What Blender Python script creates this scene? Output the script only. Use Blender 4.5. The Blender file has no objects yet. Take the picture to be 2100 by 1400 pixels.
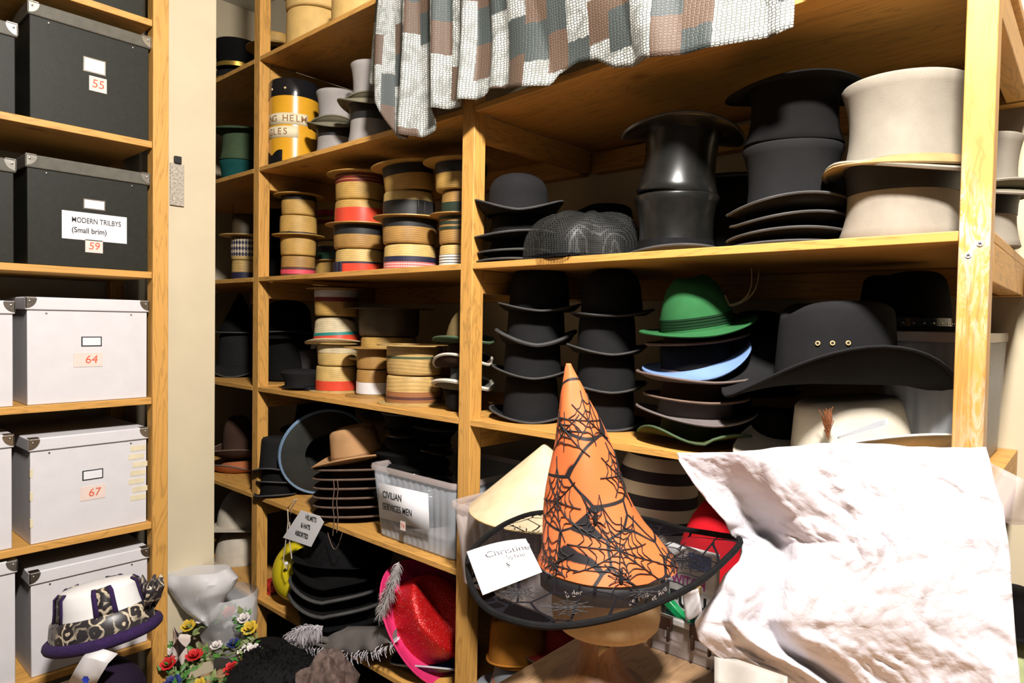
import bpy, math, random
from mathutils import Vector, Matrix, Euler, noise
random.seed(7)
S = bpy.context.scene
COL = S.collection
PI = math.pi

# ---------------------------------------------------------------- camera
FPX = 1370.0
YAW, PITCH, ROLL = [math.radians(a) for a in (41.596, 1.612, 0.956)]
H = 1.55                                   # camera height above the floor
fwd = Vector((-math.sin(YAW)*math.cos(PITCH), math.cos(YAW)*math.cos(PITCH), -math.sin(PITCH)))
r0 = Vector((math.cos(YAW), math.sin(YAW), 0)); u0 = r0.cross(fwd)
RIGHT = math.cos(ROLL)*r0 + math.sin(ROLL)*u0
UP = -math.sin(ROLL)*r0 + math.cos(ROLL)*u0
CAM = Vector((0, 0, H))
cd = bpy.data.cameras.new('camera'); cam = bpy.data.objects.new('camera', cd); COL.objects.link(cam)
cd.sensor_width = 36; cd.lens = FPX/2100*36; cd.clip_start = .02
cam.matrix_world = Matrix((( RIGHT.x, UP.x, -fwd.x, 0), (RIGHT.y, UP.y, -fwd.y, 0), (RIGHT.z, UP.z, -fwd.z, H), (0, 0, 0, 1)))
S.camera = cam

# ---------------------------------------------------------------- world, lamps, exposure
W = bpy.data.worlds.new('world'); S.world = W; W.use_nodes = True
W.node_tree.nodes['Background'].inputs[0].default_value = (1.0, .93, .86, 1)
W.node_tree.nodes['Background'].inputs[1].default_value = .03
def lamp(name, loc, size, power, col, target):
    d = bpy.data.lights.new(name, 'AREA'); d.shape = 'DISK'; d.size = size; d.energy = power; d.color = col
    o = bpy.data.objects.new(name, d); COL.objects.link(o); o.location = loc
    o.rotation_euler = (Vector(target)-Vector(loc)).to_track_quat('-Z', 'Y').to_euler()
    return o
lamp('overhead_light', (.03, .20, H+1.52), .22, 92, (1.0, .95, .90), (-.9, 1.1, H-.5))
lamp('overhead_light', (.55, -.9, H+1.58), .6, 2.5, (1.0, .90, .80), (-.8, 1.0, H-.4))  # added weak fill light, no known fixture behind it
S.view_settings.view_transform = 'Standard'; S.view_settings.look = 'None'
S.view_settings.gamma = 1; S.view_settings.use_curve_mapping = False
S.view_settings.exposure = .48
S.cycles.diffuse_bounces = 1

# ---------------------------------------------------------------- picture point -> place in the room
def ray(x, y): return fwd + RIGHT*((x-1050)/FPX) - UP*((y-700)/FPX)
def onX(x, y, X): d = ray(x, y); return CAM + d*(X/d.x)
def onY(x, y, Y): d = ray(x, y); return CAM + d*(Y/d.y)
def onZ(x, y, z): d = ray(x, y); return CAM + d*((z)/d.z)          # z is measured from the camera height
def at(x, y, dist): return CAM + ray(x, y)*dist
def depth(p): return (Vector(p)-CAM).dot(fwd)
def pxm(p): return depth(p)/FPX

# ---------------------------------------------------------------- materials
MATS = {}
class NT:
    def __init__(s, name):
        s.m = bpy.data.materials.new(name); s.m.use_nodes = True; s.t = s.m.node_tree; s.n = s.t.nodes
        s.b = s.n['Principled BSDF']; MATS[name] = s.m
    def add(s, typ, **kw):
        o = s.n.new(typ)
        for k, v in kw.items():
            if k.startswith('i_'):
                key = k[2:]; key = int(key) if key.isdigit() else key
                if hasattr(v, 'is_linked') or hasattr(v, 'links'): s.t.links.new(v, o.inputs[key])
                else: o.inputs[key].default_value = v
            else: setattr(o, k, v)
        return o
    def link(s, a, b): s.t.links.new(a, b)
    def math(s, op, a, b=0.0, c=None):
        o = s.n.new('ShaderNodeMath'); o.operation = op
        for i, v in enumerate((a, b) if c is None else (a, b, c)):
            if isinstance(v, (int, float)): o.inputs[i].default_value = v
            else: s.link(v, o.inputs[i])
        return o.outputs[0]
    def ramp(s, fac, stops, interp='LINEAR'):
        o = s.n.new('ShaderNodeValToRGB'); o.color_ramp.interpolation = interp; e = o.color_ramp.elements
        while len(e) < len(stops): e.new(.5)
        for el, (p, c) in zip(e, stops): el.position = p; el.color = (c[0], c[1], c[2], 1) if not isinstance(c, (int, float)) else (c, c, c, 1)
        s.link(fac, o.inputs[0]); return o.outputs[0]
    def mix(s, fac, a, b):
        o = s.n.new('ShaderNodeMix'); o.data_type = 'RGBA'
        for i, v in ((0, fac), (6, a), (7, b)):
            if isinstance(v, (int, float)): o.inputs[i].default_value = v
            elif isinstance(v, tuple): o.inputs[i].default_value = (v[0], v[1], v[2], 1)
            else: s.link(v, o.inputs[i])
        return o.outputs[2]
    def co(s, scale=(1, 1, 1), kind='Object'):
        t = s.add('ShaderNodeTexCoord'); m = s.add('ShaderNodeMapping'); m.inputs['Scale'].default_value = scale
        s.link(t.outputs[kind], m.inputs[0]); return m.outputs[0]
    def noise(s, v, scale, detail=3, dist=0, rough=.5):
        o = s.add('ShaderNodeTexNoise', i_Scale=scale, i_Detail=detail, i_Distortion=dist, i_Roughness=rough); s.link(v, o.inputs['Vector']); return o.outputs['Fac']
    def bump(s, h, dist, strength=1):
        o = s.add('ShaderNodeBump', i_Distance=dist, i_Strength=strength); s.link(h, o.inputs['Height']); s.link(o.outputs[0], s.b.inputs['Normal'])
    def base(s, c):
        if isinstance(c, tuple): s.b.inputs['Base Color'].default_value = (c[0], c[1], c[2], 1)
        else: s.link(c, s.b.inputs['Base Color'])
    def set(s, **kw):
        for k, v in kw.items(): s.b.inputs[k.replace('_', ' ')].default_value = v

def mul(c, f): return tuple(min(1, x*f) for x in c)
def plain(name, c, rough=.6, var=.12, scale=30, metal=0, bump=0, **kw):
    t = NT(name); v = t.co()
    t.base(t.ramp(t.noise(v, scale), [(.3, mul(c, 1-var)), (.7, mul(c, 1+var))])); t.set(Roughness=rough, Metallic=metal, **kw)
    if bump: t.bump(t.noise(v, scale*6), bump)
    return t.m
def felt(name, c, sheen=.0, rough=.9):
    t = NT(name); v = t.co(); a = t.noise(v, 14, 4); b = t.noise(v, 900, 2)
    t.base(t.mix(t.math('MULTIPLY', b, .35), t.ramp(a, [(.3, mul(c, .82)), (.7, mul(c, 1.15))]), mul(c, 1.45)))
    t.set(Roughness=rough, Specular_IOR_Level=.12); t.bump(b, .0012, .5); return t.m
def straw(name, c, pitch=.0072, rough=.5):
    t = NT(name); tc = t.add('ShaderNodeTexCoord'); sp = t.add('ShaderNodeSeparateXYZ'); t.link(tc.outputs['Object'], sp.inputs[0])
    x, y, z = sp.outputs
    ln = t.math('SQRT', t.math('ADD', t.math('MULTIPLY', x, x), t.math('MULTIPLY', y, y)))
    q = t.math('ADD', ln, z); ang = t.math('ARCTAN2', y, x)
    ring = t.math('ABSOLUTE', t.math('SINE', t.math('MULTIPLY', q, PI/pitch)))
    wv = t.math('SINE', t.math('ADD', t.math('MULTIPLY', ang, 95.0), t.math('MULTIPLY', q, 900.0)))
    v = t.co(); n = t.noise(v, 26, 4); n2 = t.noise(t.co((1, 1, 6)), 90, 2)
    h = t.math('ADD', t.math('MULTIPLY', ring, .75), t.math('MULTIPLY', wv, .18))
    base = t.ramp(n, [(.25, mul(c, .72)), (.55, c), (.8, mul(c, 1.22))])
    base = t.mix(t.math('MULTIPLY', n2, .5), base, mul(c, .8))
    base = t.mix(t.ramp(h, [(.0, .6), (.45, 0.0)]), base, mul(c, .5))
    t.base(base); t.set(Roughness=rough); t.bump(h, .0009, .7); return t.m
def wood(name, axis, c=(.68, .35, .085), scuff=False, dark=(.40, .18, .04)):
    t = NT(name); sc = [9, 9, 9]; sc[axis] = .9
    v = t.co(tuple(sc)); d = t.noise(v, 1.6, 4, 1.2)
    oi = t.add('ShaderNodeObjectInfo')
    w = t.math('SINE', t.math('MULTIPLY', t.math('ADD', d, t.math('MULTIPLY', oi.outputs['Random'], 3.0)), 60.0))
    fib = [160, 160, 160]; fib[axis] = 4
    f = t.noise(t.co(tuple(fib)), 1.0, 3)
    col = t.ramp(w, [(.1, mul(c, 1.12)), (.75, c), (1, mul(c, .78))])
    col = t.mix(t.math('MULTIPLY', f, .35), col, mul(c, .72))
    ks = [5, 5, 5]; ks[axis] = 3.2
    vo = t.add('ShaderNodeTexVoronoi', i_Scale=1.0, i_Randomness=1.0); t.link(t.co(tuple(ks)), vo.inputs['Vector'])
    sep = t.add('ShaderNodeSeparateColor'); t.link(vo.outputs['Color'], sep.inputs[0])
    pick = t.math('GREATER_THAN', sep.outputs[0], .35)
    kn = t.math('MULTIPLY', t.ramp(vo.outputs['Distance'], [(.045, 1.0), (.075, .35), (.12, 0.0)]), pick)
    col = t.mix(kn, col, dark)
    if scuff:
        s1 = t.noise(t.co((3, 3, 2.2)), 1.0, 2); s2 = t.noise(t.co((70, 70, 16)), 1.0, 6, 1.5, .7)
        msk = t.math('MULTIPLY', t.ramp(s1, [(.46, 0.0), (.6, 1.0)]), t.ramp(s2, [(.45, 0.0), (.58, .8)]))
        col = t.mix(msk, col, (.86, .80, .74))
    t.base(col); t.set(Roughness=.5); t.bump(f, .0005, .6); return t.m
def glitter(name, c, spark=(1, .7, .7), scale=650):
    t = NT(name); v = t.co()
    vo = t.add('ShaderNodeTexVoronoi', i_Scale=scale); t.link(v, vo.inputs['Vector'])
    sep = t.add('ShaderNodeSeparateColor'); t.link(vo.outputs['Color'], sep.inputs[0])
    t.base(t.mix(t.math('GREATER_THAN', sep.outputs[1], .988), t.ramp(sep.outputs[0], [(0, mul(c, .6)), (1, mul(c, 1.3))]), spark))
    t.set(Metallic=.25, Roughness=.34)
    gm = t.add('ShaderNodeNewGeometry'); mx = t.add('ShaderNodeVectorMath', operation='MULTIPLY_ADD')
    sub = t.add('ShaderNodeVectorMath', operation='SUBTRACT'); t.link(vo.outputs['Color'], sub.inputs[0]); sub.inputs[1].default_value = (.5, .5, .5)
    t.link(sub.outputs[0], mx.inputs[0]); mx.inputs[1].default_value = (.55, .55, .55); t.link(gm.outputs['Normal'], mx.inputs[2])
    nr = t.add('ShaderNodeVectorMath', operation='NORMALIZE'); t.link(mx.outputs[0], nr.inputs[0]); t.link(nr.outputs[0], t.b.inputs['Normal'])
    return t.m
def see_through(t, fac):
    """blend the principled surface with plain transparency; fac = share that stays opaque"""
    tr = t.add('ShaderNodeBsdfTransparent'); mx = t.add('ShaderNodeMixShader')
    if isinstance(fac, (int, float)): mx.inputs[0].default_value = fac
    else: t.link(fac, mx.inputs[0])
    t.link(tr.outputs[0], mx.inputs[1]); t.link(t.b.outputs[0], mx.inputs[2])
    t.link(mx.outputs[0], t.n['Material Output'].inputs[0]); return t.m
def clear_plastic(name, c=(.72, .74, .78), op=.30):
    t = NT(name); t.base(c); t.set(Roughness=.22); return see_through(t, op)
def web_lines(t, v, scale, width, warp=.25):
    nz = t.add('ShaderNodeTexNoise', i_Scale=scale*.8, i_Detail=1); t.link(v, nz.inputs['Vector'])
    ad = t.add('ShaderNodeVectorMath', operation='MULTIPLY_ADD'); t.link(nz.outputs['Color'], ad.inputs[0])
    ad.inputs[1].default_value = (warp/scale,)*3; t.link(v, ad.inputs[2])
    vo = t.add('ShaderNodeTexVoronoi', feature='DISTANCE_TO_EDGE', i_Scale=scale); t.link(ad.outputs[0], vo.inputs['Vector'])
    return t.ramp(vo.outputs['Distance'], [(width*.8, 1.0), (width*1.1, 0.0)])

pineX = wood('pine_along_shelf', 0); pineZ = wood('pine_upright', 2); pineY = wood('pine_along_depth', 1)
pineScuff = wood('scuffed_pine', 2, scuff=True)
tableW = wood('table_oak', 1, (.50, .30, .16), dark=(.30, .16, .07))
ply = wood('old_plywood', 0, (.50, .33, .17))
blockw = wood('turned_wood', 2, (.22, .10, .035), dark=(.12, .05, .02))
wallm = plain('cream_paint', (.70, .59, .40), .8, .04, 6, bump=.0004)
ceilm = plain('white_ceiling', (.8, .77, .7), .9, .03)
floorm = plain('grey_lino', (.10, .085, .07), .6, .1)
blackboard = plain('black_boxboard', (.017, .018, .0125), .5, .12, 60, bump=.0002, Specular_IOR_Level=.3)
blacklid = plain('black_lid_board', (.13, .122, .100), .24, .12, 40)
whiteboard = plain('white_boxboard', (.76, .725, .735), .55, .03, 20)
steel = plain('bright_steel', (.55, .52, .46), .28, .15, 60, metal=1)
brass = plain('brass', (.72, .55, .27), .35, .1, metal=.2)
paper = plain('white_paper', (.86, .84, .86), .7, .03)
peach = plain('peach_paper', (.85, .68, .60), .7, .05)
cream_label = plain('cream_paper', (.85, .73, .48), .7, .05)
ink = plain('black_ink', (.015, .013, .013), .6)
redink = plain('red_ink', (.75, .12, .05), .6)
faint = plain('pencil_ink', (.55, .53, .55), .7)
tapem = plain('masking_tape', (.80, .70, .48), .6, .08)
black = felt('black_felt', (.0065, .0060, .0060)); black2 = felt('charcoal_felt', (.0145, .0140, .0145))
blackg = plain('black_silk_plush', (.010, .010, .009), .28, .2, 40)
blackcloth = plain('black_cloth', (.006, .006, .0065), .8, .3, 80, bump=.0004, Specular_IOR_Level=.15)
edge = plain('pale_felt_edge', (.055, .053, .051), .8, .2)  # paler grey than the black felts, for brim bindings and piping
edge_b = plain('brown_edge', (.16, .10, .07), .8, .2)
patent = plain('black_patent', (.010, .010, .012), .15, .1)
grey = felt('grey_topper_felt', (.29, .255, .205)); grey2 = felt('pale_grey_topper_felt', (.34, .31, .29)); greybrim = felt('olive_grey_felt', (.19, .17, .115))
tanbrim = felt('tan_topper_felt', (.34, .23, .10))
greymid = felt('mid_grey_felt', (.10, .10, .09)); steelblue = felt('steel_blue_felt', (.20, .30, .44)); blue = felt('cornflower_felt', (.17, .27, .52))
greenf = felt('green_felt', (.030, .135, .045)); greend = felt('dark_green_felt', (.010, .035, .014)); sage = felt('sage_felt', (.07, .105, .055)); teal = felt('teal_felt', (.012, .085, .08))
olive = felt('olive_felt', (.055, .062, .018)); brown = felt('brown_felt', (.055, .030, .020)); taupe = felt('taupe_felt', (.17, .125, .11)); taupe2 = felt('grey_taupe_felt', (.16, .135, .13))
tan = felt('tan_felt', (.50, .28, .13)); creamf = felt('cream_felt', (.62, .56, .46)); rust = felt('rust_felt', (.42, .13, .05)); chestnut = felt('chestnut_felt', (.06, .032, .022))
redf = felt('red_felt', (.50, .008, .015)); orangebrown = felt('orange_brown_suede', (.36, .14, .02)); bluegrey = felt('blue_grey_felt', (.20, .21, .23)); white_helmet = plain('white_helmet_cloth', (.66, .58, .46), .75, .08)
bandblack = plain('black_grosgrain', (.014, .014, .014), .55, .2); bandnavy = plain('navy_grosgrain', (.018, .018, .045), .55, .2)
bandred = plain('coral_ribbon', (.72, .07, .035), .35, .08); banddkred = plain('dark_red_ribbon', (.20, .018, .018), .55); bandpink = plain('pink_ribbon', (.75, .08, .12), .5)
bandgreen = plain('green_ribbon', (.022, .085, .050), .5); banddkgreen = plain('dark_green_ribbon', (.02, .035, .02), .5); bandbrown = plain('brown_ribbon', (.10, .035, .025), .6); bandrust = plain('rust_ribbon', (.33, .07, .025), .6)
bandwhite = plain('white_satin_ribbon', (.80, .76, .76), .3, .05); bandteal = plain('teal_ribbon', (.02, .23, .19), .5); bandtan = plain('tan_ribbon', (.30, .15, .06), .6)
st = straw('golden_straw', (.64, .38, .10)); stl = straw('pale_straw', (.72, .49, .17)); std = straw('toasted_straw', (.46, .25, .07)); stk = straw('dark_olive_straw', (.085, .058, .026)); stb = straw('bleached_straw', (.74, .60, .36))
stc = straw('coarse_straw', (.62, .40, .14), .012)
yellowtin = plain('yellow_tin_paint', (.78, .38, .025), .25, .05); yellowpl = plain('yellow_plastic', (.78, .62, .02), .25, .03)
pinkf = plain('hot_pink_felt', (.75, .03, .16), .6); stringm = plain('cotton_string', (.55, .45, .36), .8)
featherw = plain('white_plume', (.74, .68, .72), .8, .06); featherg = plain('grey_plume', (.42, .38, .36), .8, .15)
redseq = glitter('red_sequins', (.62, .012, .012)); blueseq = glitter('navy_sequins', (.018, .022, .10), (.8, .85, 1))
clear = clear_plastic('clear_plastic', (.66, .69, .74), .38); clear2 = clear_plastic('milky_plastic', (.78, .66, .62), .42); bagm = clear_plastic('polythene', (.86, .84, .84), .45)
whitepl = plain('white_plastic', (.80, .78, .76), .35, .04); brownpl = plain('brown_plastic', (.045, .022, .015), .35)
palegreen = plain('pale_green_cloth', (.46, .50, .24), .8); greenpl = plain('green_plastic', (.01, .33, .10), .3)
tealcloth = plain('teal_cloth', (.02, .16, .19), .8, .3)
petal_r = plain('red_petals', (.62, .02, .02), .6); petal_w = plain('white_petals', (.80, .72, .68), .6); petal_y = plain('yellow_petals', (.72, .48, .04), .6); leafm = plain('green_leaves', (.06, .20, .03), .5, .4); leafd = plain('sage_leaves', (.22, .27, .09), .6, .4); petal_b = plain('blue_petals', (.02, .035, .16), .6)
goldm = plain('gold_braid', (.60, .38, .07), .35, .3, 200, metal=.7)
purple = plain('purple_plush', (.026, .006, .065), .9, .4, 200, bump=.001)
skinwhite = plain('white_satin_panel', (.86, .83, .80), .4, .03)
tissue = NT('white_tissue_paper'); tissue.base((.63, .605, .645)); tissue.set(Roughness=.6); 
_v = tissue.co(); _n = tissue.noise(_v, 9, 5, .8, .6); _h = _n
for _sc, _am in ((9, .55), (21, .30), (44, .14)):
    _nz = tissue.add('ShaderNodeTexNoise', i_Scale=float(_sc)*.5, i_Detail=2.0); tissue.link(_v, _nz.inputs['Vector'])
    _j = tissue.add('ShaderNodeVectorMath', operation='MULTIPLY_ADD'); tissue.link(_nz.outputs['Color'], _j.inputs[0]); _j.inputs[1].default_value = (.9/_sc,)*3; tissue.link(_v, _j.inputs[2])
    _vo = tissue.add('ShaderNodeTexVoronoi', feature='DISTANCE_TO_EDGE', i_Scale=float(_sc)); tissue.link(_j.outputs[0], _vo.inputs['Vector'])
    _h = tissue.math('ADD', _h, tissue.math('MULTIPLY', tissue.math('POWER', _vo.outputs['Distance'], .7), _am))
tissue.bump(_h, .010, .55); tissue = tissue.m
burlap = NT('burlap'); _v = burlap.co(); _sp = burlap.add('ShaderNodeSeparateXYZ'); burlap.link(_v, _sp.inputs[0])
_a = burlap.math('ARCTAN2', _sp.outputs[1], _sp.outputs[0])
_w = burlap.math('MULTIPLY', burlap.math('SINE', burlap.math('MULTIPLY', _a, 260.0)), burlap.math('SINE', burlap.math('MULTIPLY', _sp.outputs[2], 2400.0)))
burlap.base(burlap.ramp(_w, [(-.0, (.40, .26, .12)), (.6, (.56, .40, .21))])); burlap.bump(_w, .0008, .8); burlap.set(Roughness=.9); burlap = burlap.m
def striped(name, a, b, period, duty=.5, phase=0):
    t = NT(name); sp = t.add('ShaderNodeSeparateXYZ'); t.link(t.co(), sp.inputs[0])
    fr = t.math('FRACT', t.math('ADD', t.math('MULTIPLY', sp.outputs[2], 1/period), phase))
    t.base(t.mix(t.math('GREATER_THAN', fr, duty), a, b)); t.set(Roughness=.7); t.bump(t.noise(t.co(), 500, 2), .0006); return t.m
strip_hat = striped('black_and_cream_stripes', (.015, .013, .03), (.82, .73, .62), .060, .48, .3)
strip_band = striped('black_and_white_ribbon', (.02, .02, .02), (.72, .68, .64), .0085, .3)
def diamonds(name, a, b, f=26, zf=38.0):
    t = NT(name); sp = t.add('ShaderNodeSeparateXYZ'); t.link(t.co(), sp.inputs[0])
    an = t.math('MULTIPLY', t.math('ARCTAN2', sp.outputs[1], sp.outputs[0]), f/(2*PI)); z = t.math('MULTIPLY', sp.outputs[2], zf)
    p = t.math('FLOOR', t.math('ADD', an, z)); q = t.math('FLOOR', t.math('SUBTRACT', an, z))
    t.base(t.mix(t.math('MODULO', t.math('ABSOLUTE', t.math('ADD', p, q)), 2.0), a, b)); t.set(Roughness=.6); return t.m
harl = diamonds('harlequin_diamonds', (.02, .018, .05), (.60, .50, .36))
redwhite = diamonds('red_and_white_lattice', (.62, .05, .06), (.80, .55, .50), 90, 120.0)
brownpat = diamonds('brown_woven_ribbon', (.24, .08, .03), (.42, .18, .06), 120, 150.0)
netm = NT('veil_net'); _b = netm.add('ShaderNodeTexVoronoi', feature='DISTANCE_TO_EDGE', i_Scale=190.0, i_Randomness=.15); netm.link(netm.co(), _b.inputs['Vector'])
netm.base((.022, .023, .022)); netm = see_through(netm, netm.ramp(_b.outputs['Distance'], [(.09, .9), (.13, .12)]))
# camouflage-like check cloth
cur = NT('checked_cloth'); _uv = cur.co((1, 1, 1), 'UV')
_nz = cur.add('ShaderNodeTexNoise', i_Scale=60.0, i_Detail=2); cur.link(_uv, _nz.inputs['Vector'])
_j = cur.add('ShaderNodeVectorMath', operation='MULTIPLY_ADD'); cur.link(_nz.outputs['Color'], _j.inputs[0]); _j.inputs[1].default_value = (.006, .014, 0); cur.link(_uv, _j.inputs[2])
_fl = cur.add('ShaderNodeVectorMath', operation='MULTIPLY'); cur.link(_j.outputs[0], _fl.inputs[0]); _fl.inputs[1].default_value = (15.5, 11.0, 0)
_sp = cur.add('ShaderNodeSeparateXYZ'); cur.link(_fl.outputs[0], _sp.inputs[0])
_ix = cur.math('FLOOR', _sp.outputs[0]); _half = cur.math('MULTIPLY', cur.math('MODULO', _ix, 3.0), .37)
_iy = cur.math('FLOOR', cur.math('ADD', _sp.outputs[1], _half))
_cb = cur.add('ShaderNodeCombineXYZ'); cur.link(_ix, _cb.inputs[0]); cur.link(_iy, _cb.inputs[1])
_wn = cur.add('ShaderNodeTexWhiteNoise', noise_dimensions='2D'); cur.link(_cb.outputs[0], _wn.inputs['Vector'])
_vo = cur.add('ShaderNodeTexVoronoi', feature='DISTANCE_TO_EDGE', i_Scale=1.0, i_Randomness=.35); cur.link(cur.co((110, 170, 1), 'UV'), _vo.inputs['Vector'])
_sc = cur.ramp(_vo.outputs['Distance'], [(.06, .0), (.2, 1.0)])
_pale = cur.mix(_sc, (.10, .11, .10), tuple((.58, .575, .53)))
_dk = cur.ramp(cur.math('MODULO', cur.math('ADD', _ix, _iy), 2.0), [(.4, (.045, .055, .052)), (.5, (.10, .062, .040))], 'CONSTANT')
_pale = cur.mix(cur.ramp(cur.noise(cur.co((1, 1, 1), 'UV'), 26, 4, .8), [(.42, 0.0), (.62, .75)]), _pale, (.14, .15, .135))
cur.base(cur.mix(cur.math('GREATER_THAN', _wn.outputs['Value'], .52), _pale, _dk)); cur.set(Roughness=.6); cur.bump(_sc, .0012, .6); curtainm = cur.m
# orange cone cloth and black organza
orc = NT('orange_cloth_with_black_web'); _v = orc.co()
_l = web_lines(orc, _v, 14, .034)
_we = orc.math('MULTIPLY', orc.math('SINE', orc.math('MULTIPLY', orc.add('ShaderNodeSeparateXYZ', i_0=_v).outputs[2], 2600.0)), .5)
orc.base(orc.mix(_l, orc.mix(orc.math('ADD', _we, .4), (.78, .185, .050), (.70, .14, .035)), (.010, .008, .010))); orc.set(Roughness=.6); orc = orc.m
org = NT('black_organza_with_web'); _v = org.co()
_l = org.math('MAXIMUM', web_lines(org, _v, 15, .028), org.math('MULTIPLY', web_lines(org, _v, 42, .05, .5), org.ramp(org.noise(_v, 9, 1), [(.5, 0.0), (.54, 1.0)])))
org.base((.006, .005, .007)); org.set(Roughness=.8, Specular_IOR_Level=.1); org = see_through(org, org.math('MAXIMUM', _l, .36))
def swirl(name):
    t = NT(name); v = t.co(); vo = t.add('ShaderNodeTexVoronoi', i_Scale=30.0, i_Randomness=.8)
    nz = t.add('ShaderNodeTexNoise', i_Scale=40.0, i_Detail=2.0); t.link(v, nz.inputs['Vector'])
    j = t.add('ShaderNodeVectorMath', operation='MULTIPLY_ADD'); t.link(nz.outputs['Color'], j.inputs[0]); j.inputs[1].default_value = (.018,)*3; t.link(v, j.inputs[2]); t.link(j.outputs[0], vo.inputs['Vector'])
    w = t.math('SINE', t.math('MULTIPLY', vo.outputs['Distance'], 15.0)); n = t.noise(v, 22, 2)
    c = t.ramp(w, [(.30, (.025, .02, .022)), (.5, (.14, .11, .07)), (.75, (.60, .50, .36))])
    t.base(t.mix(t.ramp(n, [(.45, 0.0), (.62, .85)]), c, (.035, .03, .032))); t.set(Roughness=.38); return t.m
brocade = swirl('black_and_silver_brocade')

# ---------------------------------------------------------------- mesh helpers
class MB:
    def __init__(s): s.v = []; s.f = []; s.mi = []; s.uv = None
    def add(s, vs, fs, mi=0):
        o = len(s.v); s.v += [tuple(v) for v in vs]; s.f += [tuple(i+o for i in f) for f in fs]; s.mi += [mi]*len(fs); return s
    def box(s, lo, hi, mi=0):
        x0, y0, z0 = lo; x1, y1, z1 = hi
        return s.add([(x0, y0, z0), (x1, y0, z0), (x1, y1, z0), (x0, y1, z0), (x0, y0, z1), (x1, y0, z1), (x1, y1, z1), (x0, y1, z1)],
                     [(0, 3, 2, 1), (4, 5, 6, 7), (0, 1, 5, 4), (1, 2, 6, 5), (2, 3, 7, 6), (3, 0, 4, 7)], mi)
    def rings(s, rings, closed=True, cap0=False, cap1=False, mi=0):
        n = len(rings[0]); vs = [p for r in rings for p in r]; fs = []
        for i in range(len(rings)-1):
            for j in range(n if closed else n-1):
                a = i*n+j; b = i*n+(j+1) % n; fs.append((a, b, b+n, a+n))
        if cap0: fs.append(tuple(range(n-1, -1, -1)))
        if cap1: fs.append(tuple((len(rings)-1)*n+j for j in range(n)))
        return s.add(vs, fs, mi)
    def lathe(s, prof, n=40, ax=1, ay=1, cx=0, cy=0, mi=0, cap0=False, cap1=False, fn=None):
        R = []
        for r, z in prof:
            ring = []
            for j in range(n):
                a = 2*PI*j/n; p = (cx+r*ax*math.cos(a), cy+r*ay*math.sin(a), z); ring.append(fn(*p) if fn else p)
            R.append(ring)
        return s.rings(R, True, cap0, cap1, mi)
    def tube(s, pts, r, n=6, closed=False, mi=0):
        P = [Vector(p) for p in pts]; m = len(P); R = []
        rr = r if callable(r) else (lambda t: r)
        for i, p in enumerate(P):
            d = (P[(i+1) % m]-P[i-1]) if closed else (P[min(i+1, m-1)]-P[max(i-1, 0)])
            if d.length < 1e-9: d = Vector((0, 0, 1))
            d.normalize(); a = d.cross(Vector((0, 0, 1)) if abs(d.z) < .9 else Vector((1, 0, 0))).normalized(); b = d.cross(a)
            q = rr(i/max(1, m-1)); R.append([p+a*math.cos(2*PI*k/n)*q+b*math.sin(2*PI*k/n)*q for k in range(n)])
        if closed: R.append(R[0])
        return s.rings(R, True, not closed, not closed, mi)
    def sheet(s, grid, mi=0, thick=0):
        nu = len(grid); nv = len(grid[0])
        s.add([p for r in grid for p in r], [(i*nv+j, (i+1)*nv+j, (i+1)*nv+j+1, i*nv+j+1) for i in range(nu-1) for j in range(nv-1)], mi)
        return s
    def xform(s, M): s.v = [tuple(M @ Vector(v)) for v in s.v]; return s

def obj(name, mb, mats, parent=None, loc=None, angle=40, bevel=0, solid=0):
    me = bpy.data.meshes.new(name); me.from_pydata(mb.v, [], mb.f)
    for m in (mats if isinstance(mats, (list, tuple)) else [mats]): me.materials.append(m)
    if any(mb.mi): me.polygons.foreach_set('material_index', mb.mi)
    me.validate(); me.shade_smooth(); me.set_sharp_from_angle(angle=math.radians(angle)); me.update()
    o = bpy.data.objects.new(name, me); COL.objects.link(o)
    if parent: o.parent = parent
    if loc: o.location = loc
    if bevel:
        b = o.modifiers.new('bevel', 'BEVEL'); b.width = bevel; b.segments = 2; b.limit_method = 'ANGLE'
    if solid:
        b = o.modifiers.new('thickness', 'SOLIDIFY'); b.thickness = solid; b.offset = 0
    return o
def thing(name, label, cat, loc=(0, 0, 0), rot=(0, 0, 0), group=None):
    o = bpy.data.objects.new(name, None); o.empty_display_size = .05; COL.objects.link(o); o.location = loc; o.rotation_euler = rot
    return tag(o, label, cat, group)
def tag(o, label, cat, group=None):
    o['label'] = label; o['category'] = cat
    if group: o['group'] = group
    return o
def struct(name, mb, m):
    o = obj(name, mb, m); o['kind'] = 'structure'; return o
DG = None
def text(body, size, parent, m, name='lettering', bold=.0, shear=0, align='CENTER', M=None, sx=1):
    c = bpy.data.curves.new('t', 'FONT'); c.body = body; c.size = size; c.align_x = align; c.align_y = 'CENTER'; c.offset = bold*size*(.25 if 'M' in body else .8); c.shear = shear; c.extrude = .0002; c.space_line = .95
    t = bpy.data.objects.new('t', c); COL.objects.link(t); dg = bpy.context.evaluated_depsgraph_get()
    me = bpy.data.meshes.new_from_object(t.evaluated_get(dg)); bpy.data.objects.remove(t); bpy.data.curves.remove(c)
    me.name = name
    if sx != 1: me.transform(Matrix.Diagonal((sx, 1, 1, 1)))
    if M is not None: me.transform(M)
    me.materials.clear(); me.materials.append(m)
    o = bpy.data.objects.new(name, me); COL.objects.link(o); o.parent = parent; return o
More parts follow.
